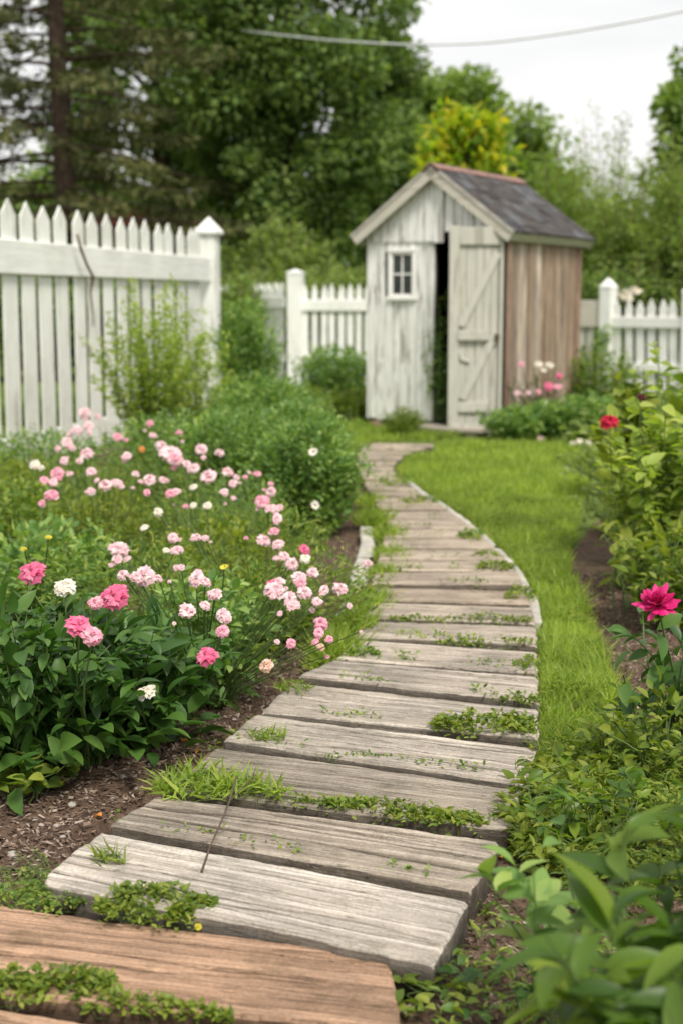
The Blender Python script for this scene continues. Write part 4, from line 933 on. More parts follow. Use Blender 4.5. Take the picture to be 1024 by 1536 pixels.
fl('397,807,23;417,814,18;260,804,18;266,822,21;295,803,16;308,805,15;178,820,30;176,836,21;216,859,30;237,865,14;272,849,14;295,864,28;308,869,26;323,888,22;449,863,28;457,885,26;486,883,16;510,879,22;418,870,20;427,831,18;439,843,20;469,856,20;435,894,22;280,912,28;309,906,19;476,900,16;440,905,22;205,862,20', 'pale')
fl('413,881,30;335,920,25;334,944,24;481,932,26;478,947,20;494,957,16;437,963,18;407,876,18;452,872,20', 'pink')
fl('457,822,20;406,873,14', 'hot'); fl('458,835,18', 'white')
fl('481,968,14,.2;399,995,24,.28', 'salmon')
HOT = [(48, 852, 42, 'hot'), (171, 889, 40, 'hot'), (120, 933, 37, 'hot'), (139, 950, 27, 'pink'), (143, 901, 21, 'pink'), (310, 979, 33, 'hot'), (98, 875, 34, 'white'), (219, 1034, 28, 'white')]
def fplace(px, py, spx, z):
    p = G(px, py, z); dep = p[1] * cp - (p[2] - H) * sp; return p, spx / FPX * dep
bloom = []
for (px, py, s, c, z, kd) in FL:
    if z == .45:
        c = 'pale' if c == 'pink' and (px * 5 + py) % 5 < 2 else c
        z = .46 if py < 700 else .43 if py < 800 else .42 if px < 360 else .36 if py < 910 else .30
    p, sz = fplace(px, py, s, z); bloom.append((p, max(sz * 1.0, .024) * (.78 + .3 * ((px * 13 + py) % 7) / 7), c, 'loose' if c in ('pale', 'salmon') and (px * 7) % 3 < 1.6 else 'pom'))
rsb = np.random.RandomState(64)
for (p, sz, c, kd) in list(bloom):
    if rsb.rand() < .75 and c in ('pale', 'pink'):
        q = p + np.array([rsb.normal(0, .035), rsb.normal(0, .03), rsb.uniform(-.06, .01)]); bloom.append((q, sz * rsb.uniform(.35, .65), c if rsb.rand() < .6 else 'pale', 'loose'))
# plants of the bed
BED = [ # px,py of the root, spread, height, label words
 (0, G(95, 800)), ]
bed_roots = [
 ('peony', (20, 1165), .30, .50, 'broad-leaved rose bush at the left edge with one deep pink bloom', .085),
 ('peony', (120, 1150), .30, .47, 'broad-leaved rose bush near the mulch with three deep pink blooms', .085),
 ('peony', (215, 1120), .22, .38, 'dark broad-leaved plant with one cream bloom low on its front', .085),
 ('rose', (310, 1050), .20, .40, 'rose bush with a bright pink bloom low above the path edge', .045),
 ('rose', (385, 985), .19, .34, 'thin-stemmed rose bush leaning over the mulch beside the path', .035),
 ('arch', (425, 960), .24, .33, 'rose bush arching to the path with many pink blooms', .035),
 ('rose', (330, 930), .28, .40, 'rose bush behind the leaning one with pale ball blooms', .038),
 ('fine', (200, 985), .32, .42, 'feathery plant with pale blooms in the middle of the bed', .034),
 ('fine', (60, 950), .34, .42, 'green leafy plant left of the pale blooms at mid bed', .045),
 ('fine', (400, 880), .26, .38, 'feathery rose with pink blooms next to the bare patch of soil', .03),
 ('fine', (285, 870), .32, .40, 'low wispy rose with white and lemon blooms mid bed', .03),
 ('fine', (160, 870), .32, .40, 'wispy rose between the deep pink blooms and the fence', .034),
 ('fine', (30, 855), .34, .42, 'bushy green plant at the left edge below the fence', .042),
 ('fine', (355, 825), .28, .40, 'pink rose beside the round green bush', .028),
 ('fine', (245, 800), .32, .42, 'wide rose with the largest cluster of pink blooms at the back', .028),
 ('fine', (130, 800), .34, .44, 'tall rose with pale blooms standing against the pickets', .03),
 ('fine', (10, 790), .36, .40, 'leafy plant in the left corner under the pickets', .04),
]
roots_xy = np.array([G(*r[1])[:2] for r in bed_roots]); own = [[] for _ in bed_roots]
allow = [i for i, r in enumerate(bed_roots) if r[0] != 'peony']
for b in bloom:
    dd = np.hypot(*(roots_xy - b[0][:2]).T); own[min(allow, key=lambda i: dd[i])].append(b)
tiltf = lambda rs: (R(rs.uniform(20, 50)), R(rs.uniform(-20, 20)))
for (px, py, s, c) in HOT:
    z = {310: .34, 219: .25}.get(px, .45); p, sz = fplace(px, py, s, z)
    i = 3 if px == 310 else 2 if px == 219 else 0 if px == 48 else 1; own[i].append((p, sz * 1.05, c, 'pom'))
fm = {'peony': 'peony', 'rose': 'fine', 'arch': 'fine', 'fine': 'fine'}
for i, (kd, rp, sprd, h, lab, ls) in enumerate(bed_roots):
    b = G(*rp); rs_ = np.random.RandomState(900 + i)
    fs = [(p, s, c, k_, tiltf(rs_)) for p, s, c, k_ in own[i]]
    if kd == 'peony':
        plant('rose_bush', lab, 'rose', b, n=50, spread=sprd, h=h * .93, nl=15, size=ls * 1.08, T=TB, lm='peony', seed=i, t0=.12, elev=(-35, 35), flowers=fs, fill=170, hv=.25, sr=.0035, twist=.35, group='flowering plants of the left bed')
    else:
        plant('rose_bush', lab, 'rose', b, n=46 if kd != 'arch' else 34, spread=sprd, h=h, nl=46 if kd == 'fine' else 32, size=ls * 1.15, T=TM if ls > .036 else TN, lm=['fine', 'lime', 'fine', 'bush', 'fine'][i % 5], seed=i, t0=.05, elev=(-25, 60), off=.05, flowers=fs, fill=900 if kd == 'fine' else 450,
              hv=.35, sr=.0022, lean=(.16, 0) if kd == 'arch' else (0, 0), group='flowering plants of the left bed', sm='stem_brown' if kd == 'arch' else 'stem', vis_stems=26)
# orange and yellow touches
plant('marigold', 'small orange flower among pink roses near the bed top', 'flower', G(222, 760), n=6, spread=.06, h=.40, nl=8, size=.03, lm='lime', seed=60, flowers=[(*fplace(213, 672, 11, .45), 'orange', 'pom')])
plant('yellow_flower_plant', 'plant with small yellow flowers left of the deep pink bloom', 'flower', G(60, 935), n=7, spread=.10, h=.44, nl=8, size=.03, lm='lime', seed=61, flowers=[(*fplace(73, 804, 10, .48), 'lemon', 'loose'), (*fplace(36, 822, 10, .47), 'lemon', 'loose')])
plant('yellow_flower_plant', 'plant with one small flat golden flower among pale roses', 'flower', G(335, 960), n=6, spread=.08, h=.40, nl=9, size=.03, lm='lime', seed=62, flowers=[(*fplace(337, 849, 14, .43), 'lemon', 'daisy')])
# sprawling dry stem plants at the bed rim
plant('single_rose', 'lone pale pink bloom on a stem beside the left edging board', 'rose', G(525, 905), n=5, spread=.06, h=.14, nl=10, size=.03, lm='lime', seed=63, flowers=[(*fplace(551, 843, 15, .16), 'pale', 'pom')])
# round green bush and companions
def bed_bush(label, rp, sprd, h, seed, n=70, nl=60, size=.045, lm='bush', T=TM, fl_=(), name='round_bush', fill=1600, **k):
    kw = dict(t0=.03, elev=(-30, 60), off=.07, hv=.3, sr=.003, pw=.8, twist=.6); kw.update(k)
    return plant(name, label, 'bush', G(*rp), n=n, spread=sprd, h=h, nl=nl, size=size, T=T, lm=lm, seed=seed, flowers=fl_, fill=fill, **kw)
bed_bush('large round green bush left of the path with small cream daisies', (455, 800), .27, .60, 70, n=110, nl=75, fill=3500, fl_=[(P(470, 676, 6.15), .042, 'white', 'daisy', (R(60), 0), 'centre'), (P(473, 756, 5.95), .042, 'white', 'daisy', (R(60), 0), 'centre')])
bed_bush('pale-tipped green bush behind the round one beside the far path', (448, 745), .30, .60, 71, n=90, nl=70, fill=2500)
bed_bush('green bush between the round bush and the tall fence', (355, 755), .42, .58, 72, n=100, nl=70, fill=2500)
bed_bush('loose green bush at the foot of the tall fence post', (400, 710), .42, .72, 73, n=90, nl=70, fill=2500, size=.045)
bed_bush('dark green filler bush at the foot of the pickets', (270, 745), .50, .55, 74, n=80, nl=60, fill=1500, size=.04)
bed_bush('low green bush below the first pickets at far left', (60, 745), .42, .42, 75, n=60, nl=50, fill=1200, size=.04)
# upright lime shrub
plant('upright_shrub', 'tall yellow-green shrub with upright twigs before the pickets', 'shrub', (gx_(222, 9.6), 9.6, 0), n=46, spread=.36, h=1.42, nl=140, size=.06, T=TM, lm='bright', seed=80, hv=.42, wob=.03, off=.05, sr=.0025, t0=.05, pw=1.0, sm='stem', elev=(-10, 60))
plant('upright_shrub', 'shorter yellow-green shrub right of the tall upright one', 'shrub', (gx_(285, 10.2), 10.2, 0), n=30, spread=.26, h=1.2, nl=120, size=.06, T=TM, lm='bright', seed=81, hv=.45, wob=.03, off=.05, sr=.0025, t0=.05, pw=1.0, sm='stem')
plant('thin_weed', 'spindly dark-stemmed weed standing before the leftmost pickets', 'plant', (gx_(62, 7.4), 7.4, 0), n=10, spread=.16, h=.62, nl=22, size=.03, T=TM, lm='fine', seed=82, hv=.4, off=.02, sr=.003)
# plants between the fences
bed_bush('bushy green shrub just right of the tall fence post', (372, 640), .29, 1.25, 83, n=60, nl=80, fill=800, size=.07, name='green_shrub')
bed_bush('dull green rounded shrub in front of the low fence', (500, 612), .42, .72, 84, n=70, nl=80, fill=1200, size=.06, name='green_shrub')
bed_bush('low bright green clump on the lawn left of the shed', (520, 632), .50, .30, 85, n=80, nl=50, fill=1500, size=.06, lm='weed', name='leafy_clump')
bed_bush('low green clump at the foot of the far white post', (445, 628), .45, .34, 86, n=60, nl=50, fill=1200, size=.06, lm='weed', name='leafy_clump')
bed_bush('weedy tuft growing against the front wall of the shed', (605, 655), .16, .26, 87, n=40, nl=30, fill=300, size=.04, lm='weed', name='leafy_clump')
bed_bush('small weed by the shed step beneath the door edge', (668, 664), .07, .10, 88, n=16, nl=10, fill=60, size=.03, lm='lime', name='leafy_clump')
# inside the shed doorway
sx = ROOT[0] + .72 * math.cos(TH) + .03 * math.sin(TH); sy = ROOT[1] - .72 * math.sin(TH) + .03 * math.cos(TH)
plant('climbing_plant', 'green plant growing inside the dark shed doorway', 'plant', (sx, sy, .1), n=26, spread=.09, h=1.15, nl=22, size=.07, T=TM, lm='bush', seed=89, hv=.6, off=.08, sr=.005)
# beds right of the shed
DG = dict(size=.065, lm='bush', fill=450)
bed_bush('dark green foliage mound at the base of the shed door', (775, 662), .30, .30, 90, n=60, nl=50, name='foliage_mound', **DG)
bed_bush('dark green foliage mound below the bare side wall', (825, 660), .34, .34, 91, n=60, nl=50, name='foliage_mound', **DG)
bed_bush('dark green foliage mound at the right shed corner with pink bloom', (872, 662), .36, .42, 92, n=60, nl=50, name='foliage_mound', fl_=[(P(860, 626, 11.6), .085, 'pink', 'pom', (R(30), 0)), (P(810, 657, 11.3), .06, 'pale', 'pom', (R(30), 0))], **DG)
bed_bush('green tangle between the shed corner and right fence', (885, 630), .45, .75, 93, n=60, nl=60, fill=900, size=.06, lm='fine', name='foliage_mound')
plant('shed_rose', 'brown-stemmed rose with pink blooms against the shed side wall', 'rose', (gx_(808, 11.95), 11.95, 0), n=24, spread=.26, h=.72, nl=16, size=.05, T=TM, lm='peony', sm='stem_brown', seed=94, hv=.4, sr=.006, t0=.35,
      flowers=[(P(a, b, 11.8), s, c, 'pom', (R(40), 0)) for a, b, s, c in ((822, 577, .085, 'hot'), (836, 578, .07, 'pink'), (838, 562, .06, 'hot'), (781, 545, .05, 'pink'), (807, 545, .06, 'white'), (823, 546, .065, 'white'), (815, 554, .05, 'white'), (775, 588, .06, 'pale'), (792, 588, .045, 'pale'), (806, 586, .05, 'pink'), (818, 604, .075, 'white'))])
plant('white_flower_clump', 'small white blooms at the lawn edge below the shed corner', 'flower', (gx_(875, 11.2), 11.2, 0), n=14, spread=.16, h=.10, nl=12, size=.04, lm='weed', seed=95,
      flowers=[(P(a, b, 11.0), s, 'white', 'pom', (R(40), 0)) for a, b, s in ((869, 661, .06), (881, 664, .055), (858, 664, .045), (898, 661, .045))])
plant('vine', 'leafy vine clinging to the pointed post of the right fence', 'vine', (gx_(903, 17.15), 17.15, .0), n=8, spread=.10, h=.98, nl=26, size=.09, T=TM, lm='bush', seed=96, off=.06, hv=.15, t0=.65, sr=.004)
plant('white_hydrangea', 'pale green-white flower head rising behind the right fence', 'flower', (gx_(938, 18.0), 18.0, 0), n=10, spread=.2, h=1.2, nl=12, size=.09, T=TM, lm='midtree', seed=97, flowers=[(P(930, 437, 18), .2, 'white', 'pom'), (P(945, 434, 18), .22, 'white', 'pom'), (P(938, 443, 17.9), .16, 'white', 'pom')])

# ================================================================== right border
def rp(label, px, Y, sprd, ytop, seed, **k):
    h = P(px, ytop, Y)[2]; kw = dict(n=26, nl=22, size=.07, T=TM, lm='weed', hv=.45, off=.03, sr=.004, t0=.08, cat='plant'); kw.update(k); nm = kw.pop('name', 'border_plant'); cat = kw.pop('cat')
    return plant(nm, label, cat, (gx_(px, Y), Y, 0), spread=sprd, h=h, seed=seed, **kw)
rp('red poppy plant with one bloom held out over the lawn', 938, 5.5, .12, 660, 110, n=9, nl=12, name='red_poppy', cat='flower', lm='lime', size=.08, T=TN, flowers=[(P(913, 628, 5.5), .082, 'red', 'pom', (R(25), R(-5)), 'centre')])
rp('tall plant with big yellow-green leaves at its top behind the poppy', 975, 6.2, .22, 525, 111, n=17, nl=12, size=.18, hv=.3, lm='lime', T=TB, t0=.4, elev=(10, 65))
rp('tall leafy plant at the right edge reaching above the fence rail', 1020, 6.3, .24, 475, 112, n=22, nl=22, size=.13, hv=.3, lm='bright')
rp('light green broad-leaved plant behind and below the red poppy', 988, 6.1, .24, 620, 113, hv=.35, n=32, nl=24, fill=60, size=.12, lm='bright', T=TB)
rp('tall broad-leaved lime plant at the right edge behind the magenta bloom', 1025, 5.4, .20, 570, 114, hv=.3, n=30, nl=22, fill=0, size=.13, lm='bright', T=TB)
rp('grey-green mound where the right bed meets the lawn', 945, 7.0, .22, 725, 115, n=34, nl=30, fill=250, size=.045, lm='light')
rp('soft green mound at the corner of lawn and far right bed', 960, 8.2, .45, 650, 116, n=50, nl=40, fill=300, size=.06, lm='light')
rp('tall pale weeds before the right fence beside the lawn', 985, 9.5, .6, 575, 117, n=50, nl=40, fill=200, size=.08, lm='light')
rp('low plant with two upright lime leaves at the soil edge', 955, 5.2, .12, 790, 118, n=7, nl=3, size=.15, lm='lime', T=TB, t0=.35, elev=(20, 60))
rp('dark bushy plant standing over the bare soil at the right', 1030, 4.9, .20, 760, 119, n=36, nl=26, fill=150, size=.07, lm='weed')
mg = plant('magenta_flower_plant', 'broad-leaved plant with one ragged magenta bloom at the right edge', 'flower', (.88, 3.5, 0), n=14, spread=.18, h=.46, nl=7, size=.13, T=TB, lm='peony', seed=120, elev=(-45, 20), t0=.3, sr=.005, twist=.3,
      flowers=[(P(985, 898, 3.35), .125, 'magenta', 'ragged', (R(25), R(-8)), 'centre')])
rp('low green plant under the magenta bloom beside the soil', 1000, 3.3, .16, 1010, 121, n=24, nl=14, size=.05, lm='weed', fill=150)
rp('dark withered flower head on a leaning stalk beside the poppy', 960, 5.9, .05, 600, 122, n=3, nl=6, size=.06, name='dried_flower', cat='flower', lm='lime', flowers=[(P(962, 593, 5.9), .04, 'centre', 'pom')])

# groundcover beside the near planks
def cover(name, label, poly, dens, h, size, T, lm, seed, jit=.3, yr=None, thr=.35):
    rs = np.random.RandomState(seed); q = scatter(poly, dens, rs, yr); q = q[fbm(q[:, 0] * 8, q[:, 1] * 8, seed, 3) > thr]; n = len(q); z = ground_h(q[:, 0][None], q[:, 1][None])[0]
    hh = h * (.3 + 1.2 * fbm(q[:, 0] * 6, q[:, 1] * 6, seed + 4, 3)) * rs.uniform(.1, 1, n); pos = np.column_stack([q, z + hh]); az = rs.uniform(0, 6.28, n); el = rs.uniform(-.2, .9, n); d = np.stack([np.cos(az) * np.cos(el), np.sin(az) * np.cos(el), np.sin(el)], 1)
    mb = MB(); put_leaves(mb, T, pos, d, size * rs.uniform(.5, 1.3, n), rs, twist=.5); return tag(mb.build(name, L[lm]), label, 'weeds', kind='stuff')
cv = gp([(735, 1262), (770, 1215), (800, 1165), (812, 1130), (925, 1150), (1040, 1165), (1150, 1200), (1150, 1330), (900, 1400), (800, 1330)])
cover('ground_cover', 'fresh green leafy weeds spreading right of the near planks', cv, 18000, .09, .027, TN, 'weed', 41)
cover('ground_cover', 'yellow-green leafy weeds hugging the ends of the near planks', gp([(735, 1262), (765, 1215), (800, 1160), (900, 1170), (960, 1240), (880, 1330), (800, 1320)]), 7000, .11, .034, TM, 'lime', 45, thr=.45)
cover('ground_cover', 'small clover-like weeds and dry stalks in the right bottom corner', gp([(690, 1420), (760, 1290), (1100, 1300), (1200, 1600), (640, 1600)]), 5200, .05, .024, TN, 'fine', 42, thr=.5)
cover('ground_cover', 'short green weeds along the shaded rim of the left bed', gp([(270, 1090), (400, 990), (480, 900), (460, 880), (300, 1020), (150, 1110)]), 3000, .05, .026, TM, 'fine', 43, thr=.52)
cover('ground_cover', 'scattered seedlings in the far part of the left bed', gp([(-200, 1120), (240, 1030), (480, 850), (540, 720), (330, 660), (-300, 720)]), 1800, .07, .03, TM, 'fine', 44, thr=.4, yr=(3.2, 9))

# weeds in the plank gaps
TUFT = [ # label, px, py, half width px, half height px, z, number, leaf size, height, material, kind
 ('thick green weed mat between the red-brown and pale grey planks', 235, 1366, 88, 28, .062, 2000, .019, .045, 'weed', 'leaf'),
 ('mossy green weeds left of the pale grey plank end', 50, 1352, 95, 24, .045, 1300, .016, .03, 'fine', 'leaf'),
 ('green weeds over the corner at the very bottom left', 50, 1482, 120, 26, .05, 1100, .019, .035, 'weed', 'leaf'),
 ('green weeds along the lower edge of the nearest red-brown plank', 220, 1516, 130, 13, .04, 700, .019, .03, 'weed', 'leaf'),
 ('small weed sprouting on top of the pale grey plank', 165, 1290, 24, 10, .078, 60, .024, .02, 'weed', 'grass'),
 ('grassy weed patch at the left end of the cracked planks', 300, 1182, 62, 24, .07, 520, .034, .05, 'grass', 'grass'),
 ('broad weed tuft where the dry twig starts', 382, 1186, 45, 12, .075, 260, .03, .03, 'grass', 'grass'),
 ('leafy weed strip between the two brown-grey cracked planks', 610, 1222, 120, 13, .06, 1000, .019, .025, 'weed', 'leaf'),
 ('thin weed line leading into the leafy strip', 490, 1208, 50, 5, .062, 220, .014, .015, 'weed', 'leaf'),
 ('bright weed patch spilling over the right half of a grey plank', 725, 1092, 76, 18, .068, 900, .022, .04, 'weed', 'leaf'),
 ('tiny grass tuft on the left of the lichen-stained plank', 402, 1106, 26, 8, .075, 120, .022, .02, 'grass', 'grass'),
 ('thin moss line above the brown-grey planks', 520, 1136, 70, 4, .065, 180, .012, .012, 'fine', 'leaf'),
 ('small weed at the left rim by the mulch', 438, 1034, 24, 9, .07, 160, .022, .03, 'grass', 'grass'),
 ('weed strip at the right end of a grey plank near the lawn', 775, 1052, 34, 6, .06, 220, .018, .02, 'weed', 'leaf'),
 ('short weeds at the right between grey planks beside the turf', 788, 1000, 22, 12, .06, 220, .02, .03, 'weed', 'leaf'),
 ('weed strip under the wide grey plank, right half', 730, 966, 80, 6, .06, 480, .018, .025, 'weed', 'leaf'),
 ('long weed strip crossing most of the path', 690, 930, 105, 6, .06, 650, .018, .022, 'weed', 'leaf'),
 ('dark green weed tuft at the left end of the gap', 545, 982, 24, 9, .06, 200, .022, .03, 'fine', 'leaf'),
 ('sparse weeds on the right of the mid path planks', 780, 893, 22, 14, .06, 240, .022, .025, 'weed', 'leaf'),
 ('yellowish weed tuft right of the path centre', 745, 852, 30, 7, .06, 220, .025, .03, 'weed', 'leaf'),
 ('brownish weed tuft on the far planks near the lawn curve', 708, 805, 20, 8, .06, 200, .028, .035, 'fine', 'leaf'),
 ('small weed line on the far planks below the curve', 727, 833, 18, 5, .06, 100, .025, .02, 'weed', 'leaf'),
 ('faint weeds down the middle of the farthest planks', 592, 722, 22, 16, .06, 240, .03, .02, 'fine', 'leaf'),
 ('faint weeds to the right on the farthest planks', 630, 752, 26, 8, .06, 160, .03, .02, 'weed', 'leaf'),
]
for k, (lab, px, py, hw, hh, z, n, ls, ht, lm, kd) in enumerate(TUFT):
    rs = np.random.RandomState(700 + k); c = G(px, py, z); u = rs.normal(0, .42, (n, 2)); u[:, 0] = rs.uniform(-1, 1, n); u[:, 1] *= (1 - .6 * u[:, 0] ** 2); u = np.clip(u, -1.05, 1.05); u[:, 1] += .15 * np.sin(u[:, 0] * 4 + k)
    keep = fbm(u[:, 0] * 2.6 + k, u[:, 1] * 2 + k, 5, 3) > .40; u = u[keep]; n = len(u)
    slope = (.13 if py > 1190 and 400 < px < 700 else .03) * hw / max(hh, 1)
    pxs, pys = px + u[:, 0] * hw, py + u[:, 1] * hh + (.13 * u[:, 0] * hw if py > 1180 and hh < 20 and px > 180 else 0)
    W_ = np.array([G(a, b, z) for a, b in zip(pxs, pys)]) - c
    r = 1 - np.clip(np.hypot(u[:, 0], u[:, 1]), 0, 1); root = empty('weed_tuft', tuple(c)); tag(root, lab, 'weed', 'weeds growing between the planks')
    mb = MB()
    if kd == 'leaf':
        W_[:, 2] += ht * (.5 + fbm(u[:, 0] * 6, u[:, 1] * 3, 77 + k, 2)) * rs.uniform(0, 1, n) * (.35 + .65 * r); az = rs.uniform(0, 6.28, n); el = rs.uniform(-.1, 1.0, n)
        put_leaves(mb, TM, W_, np.stack([np.cos(az) * np.cos(el), np.sin(az) * np.cos(el), np.sin(el)], 1), ls * .85 * rs.uniform(.5, 1.25, n), rs)
    else:
        W_[:, 2] += rs.uniform(0, .01, n); az = rs.uniform(0, 6.28, n); el = rs.uniform(.15, 1.2, n)
        put_leaves(mb, TGW, W_, np.stack([np.cos(az) * np.cos(el), np.sin(az) * np.cos(el), np.sin(el)], 1), ls * 1.5 * rs.uniform(.5, 1.3, n), rs)
    mb.build('foliage', L[lm], root)
    sb = MB()
    for a in rs.choice(n, min(n, 14), replace=False): sb.tube([[0, 0, -.02], [W_[a, 0] * .9, W_[a, 1] * .9, -.014], [W_[a, 0] * .97, W_[a, 1] * .97, W_[a, 2] * .5], W_[a]], .0009, 3, False)
    sb.build('stems', M['stem'], root)
# grass overhanging the left rim of the path
rimp = gp([(440, 1010), (470, 985), (560, 985), (590, 900), (600, 830), (600, 780), (575, 730), (556, 735), (566, 800), (566, 850), (548, 900), (520, 950), (480, 990)], .05)
def rim_tuft(lab, px, py, r, n, h, seed, lm='grass'):
    rs = np.random.RandomState(seed); c = G(px, py, .03); root = empty('grass_tuft', tuple(c)); tag(root, lab, 'grass', 'grass tufts at the left rim of the path')
    u = rs.normal(0, r * .5, (n, 2)) * [.8, 1.5]; pos = np.column_stack([u, np.zeros(n)]); d = norm(np.column_stack([u * 2.2 / r * .3 + rs.normal(0, .45, (n, 2)), np.ones(n)])); mb = MB(); put_leaves(mb, TG, pos, d, h * rs.uniform(.4, 1.2, n), rs, up=np.column_stack([rs.normal(0, 1, (n, 2)), np.zeros(n)]), twist=.2)
    mb.build('blades', L[lm], root)
    m2 = int(n * .5); u = rs.normal(0, r * .55, (m2, 2)) * [.8, 1.5]; pos = np.column_stack([u, rs.uniform(0, h * .5, m2)]); mb = MB(); put_leaves(mb, TM, pos, rdir(rs, m2) * [1, 1, .3] + [0, 0, .4], .02 * rs.uniform(.6, 1.3, m2), rs); mb.build('leaves', L['weed'], root)
for k, a in enumerate([('grass tuft nearest the pink arching rose', 500, 985, .07, 500, .10), ('thin grass tuft beside the wide grey planks', 530, 950, .07, 550, .09), ('grass tuft over the left edging board', 545, 915, .075, 550, .09), ('pale grass tuft opposite the long weed strip', 570, 905, .05, 300, .06),
        ('grass tuft above the lone pale bloom', 575, 868, .07, 450, .07), ('grass tuft where the edging board ends', 583, 838, .08, 450, .07), ('grass tuft below the round bush on the path rim', 580, 808, .09, 450, .08), ('tall grass tuft right of the round green bush', 558, 785, .09, 500, .10),
        ('grass tuft further up along the round bush', 548, 755, .07, 300, .08), ('farthest grass tuft where the path bends', 526, 725, .07, 250, .07), ('small dark tuft at the foot of the arching rose', 480, 1000, .04, 200, .06)]):
    rim_tuft(*a, seed=820 + k)
# little plants near the bottom
plant('seedling', 'young leafy plant on the mulch at the left edge', 'plant', G(35, 1195), n=12, spread=.10, h=.13, nl=7, size=.065, T=TBW, lm='weed', seed=130, t0=.3, elev=(-10, 40), sr=.002)
plant('seedling', 'flat green plant at the right end of the nearest red-brown plank', 'plant', G(632, 1512), n=11, spread=.055, h=.055, nl=4, size=.048, T=TBW, lm='weed', seed=131, t0=.5, elev=(0, 50), sr=.0018)
plant('seedling', 'dark lobed plant low on the soil right of the red-brown plank', 'plant', G(720, 1500), n=12, spread=.09, h=.06, nl=4, size=.05, T=TBW, lm='peony', seed=132, t0=.5, elev=(0, 40), sr=.0018)
plant('seedling', 'wispy green tuft on the mulch beside the pale plank corner', 'plant', G(52, 1325), n=40, spread=.05, h=.045, nl=6, size=.02, T=TSN, lm='fine', seed=133, t0=.1, sr=.001)
plant('seedling', 'tiny yellow-green seedling on the mulch near fallen petals', 'plant', G(300, 1122), n=14, spread=.03, h=.025, nl=5, size=.02, T=TM, lm='lime', seed=134, t0=.2, sr=.001)
plant('seedling', 'single yellow-flowered weed at the end of the thick weed mat', 'plant', G(300, 1385, .03), n=5, spread=.012, h=.02, nl=4, size=.014, T=TM, lm='lime', seed=135, sr=.001, flowers=[(G(298, 1388, .055), .015, 'lemon', 'pom')])
plant('yellow_weed', 'yellow-tipped weed in the green cover right of the planks', 'plant', G(905, 1150), n=10, spread=.05, h=.12, nl=6, size=.035, T=TM, lm='lime', seed=136, sr=.0015)
plant('leafy_weed', 'taller leafy weed in the green cover near the plank corner', 'plant', G(800, 1235), n=16, spread=.10, h=.13, nl=9, size=.05, T=TM, lm='weed', seed=137, sr=.0018)
plant('leafy_weed', 'tall dark leafy weed behind the blurred foreground leaves', 'plant', G(900, 1290), n=20, spread=.14, h=.24, nl=10, size=.06, T=TM, lm='front', seed=138, sr=.002)
# blurred foreground plants
plant('foreground_plant', 'big out-of-focus green plant in the bottom right corner', 'plant', (.37, 1.62, 0), n=20, spread=.16, h=.50, nl=9, size=.17, T=tmpl_broad(.36, .1, .35, 5), lm='front', seed=140, t0=.3, elev=(0, 55), sr=.003, twist=.3, hv=.3)
plant('foreground_plant', 'out-of-focus plant at the right edge with pale pointed leaves', 'plant', (.50, 1.80, 0), n=16, spread=.13, h=.60, nl=9, size=.15, T=tmpl_broad(.36, .1, .35, 5), lm='front', seed=141, t0=.3, elev=(0, 60), sr=.003, twist=.3, hv=.3)
plant('foreground_plant', 'dark blurred plant rising left of the pale pointed leaves', 'plant', (.35, 2.0, 0), n=8, spread=.12, h=.46, nl=6, size=.11, T=TB, lm='bush', seed=142, t0=.45, elev=(0, 60), sr=.003, twist=.3, hv=.3)

# ------------------------------------------------------------------ small things
mb = MB(); a, b = G(352, 1176, .12), G(303, 1307, .079); m_ = (a + b) / 2 + [0.004, 0, .006]; mb.tube([a + [.004, .01, .015], a, (a + m_) / 2 + [.003, 0, .002], m_, (m_ + b) / 2 - [.003, 0, .001], b], [.002, .0025, .002, .0018, .0016, .0026], 6)
mb.tube([(a + m_) / 2, G(378, 1168, .10), G(388, 1158, .085)], [.0016, .0014, .001], 5)
tag(mb.build('dry_twig', M['twig'], smooth=True), 'thin dark dry twig lying across two planks', 'twig')
fp = lambda px, s_off: None
vp = []
for (px, py) in ((104, 352), (110, 375), (119, 398), (128, 415), (130, 440), (134, 470), (135, 490)):
    s = ((px - 512) / FPX); # point on the fence face
    t = (-2.262 - s * 9.15) / (s * .9787 - .2055) ; Yq = 9.15 + .9787 * t; q = P(px, py, Yq); vp.append(q + [.06 if py < 425 else .03, 0, 0])
mb = MB(); mb.tube(vp, [.010, .013, .011, .012, .009, .007, .004], 6); tag(mb.build('bare_vine', M['stem_brown'], smooth=True), 'bare brown vine stem hanging over the tall fence rail', 'vine')
rs = np.random.RandomState(31); pm = []
for v in range(3):
    mb = MB(); d_ = dome(.5, .42, 9); V = d_.v[0].copy(); V += rs.normal(0, .05, V.shape); mb.add(V, *d_.f); pm.append(mb.mesh('pebble', True))
    pm[-1].materials.append(M['pebble'])
for (px, py, s) in [(186, 1175, .030), (108, 1212, .026), (20, 1286, .032), (85, 1242, .020), (62, 1236, .018), (170, 1205, .016), (53, 1231, .014), (240, 1155, .018), (205, 1190, .014), (132, 1200, .016), (95, 1262, .015), (40, 1262, .016), (150, 1158, .014), (262, 1142, .014), (225, 1172, .012), (8, 1335, .026), (70, 1280, .014), (352, 1085, .014), (110, 1165, .013), (30, 1222, .014), (462, 1424, .014), (440, 1420, .010), (410, 1407, .010), (475, 1432, .010), (390, 1403, .009)]:
    c = G(px, py, 0); o = link('pebble', pm[rs.randint(3)], None, None, (c[0], c[1], surf_z(c[0], c[1]) + s * .06), rs.uniform(0, 6)); o.scale = (s, s * rs.uniform(.6, .9), s * .7)
    tag(o, 'small pale pebble lying on the brown mulch or gravel beside the planks', 'pebble', 'pebbles on the mulch')
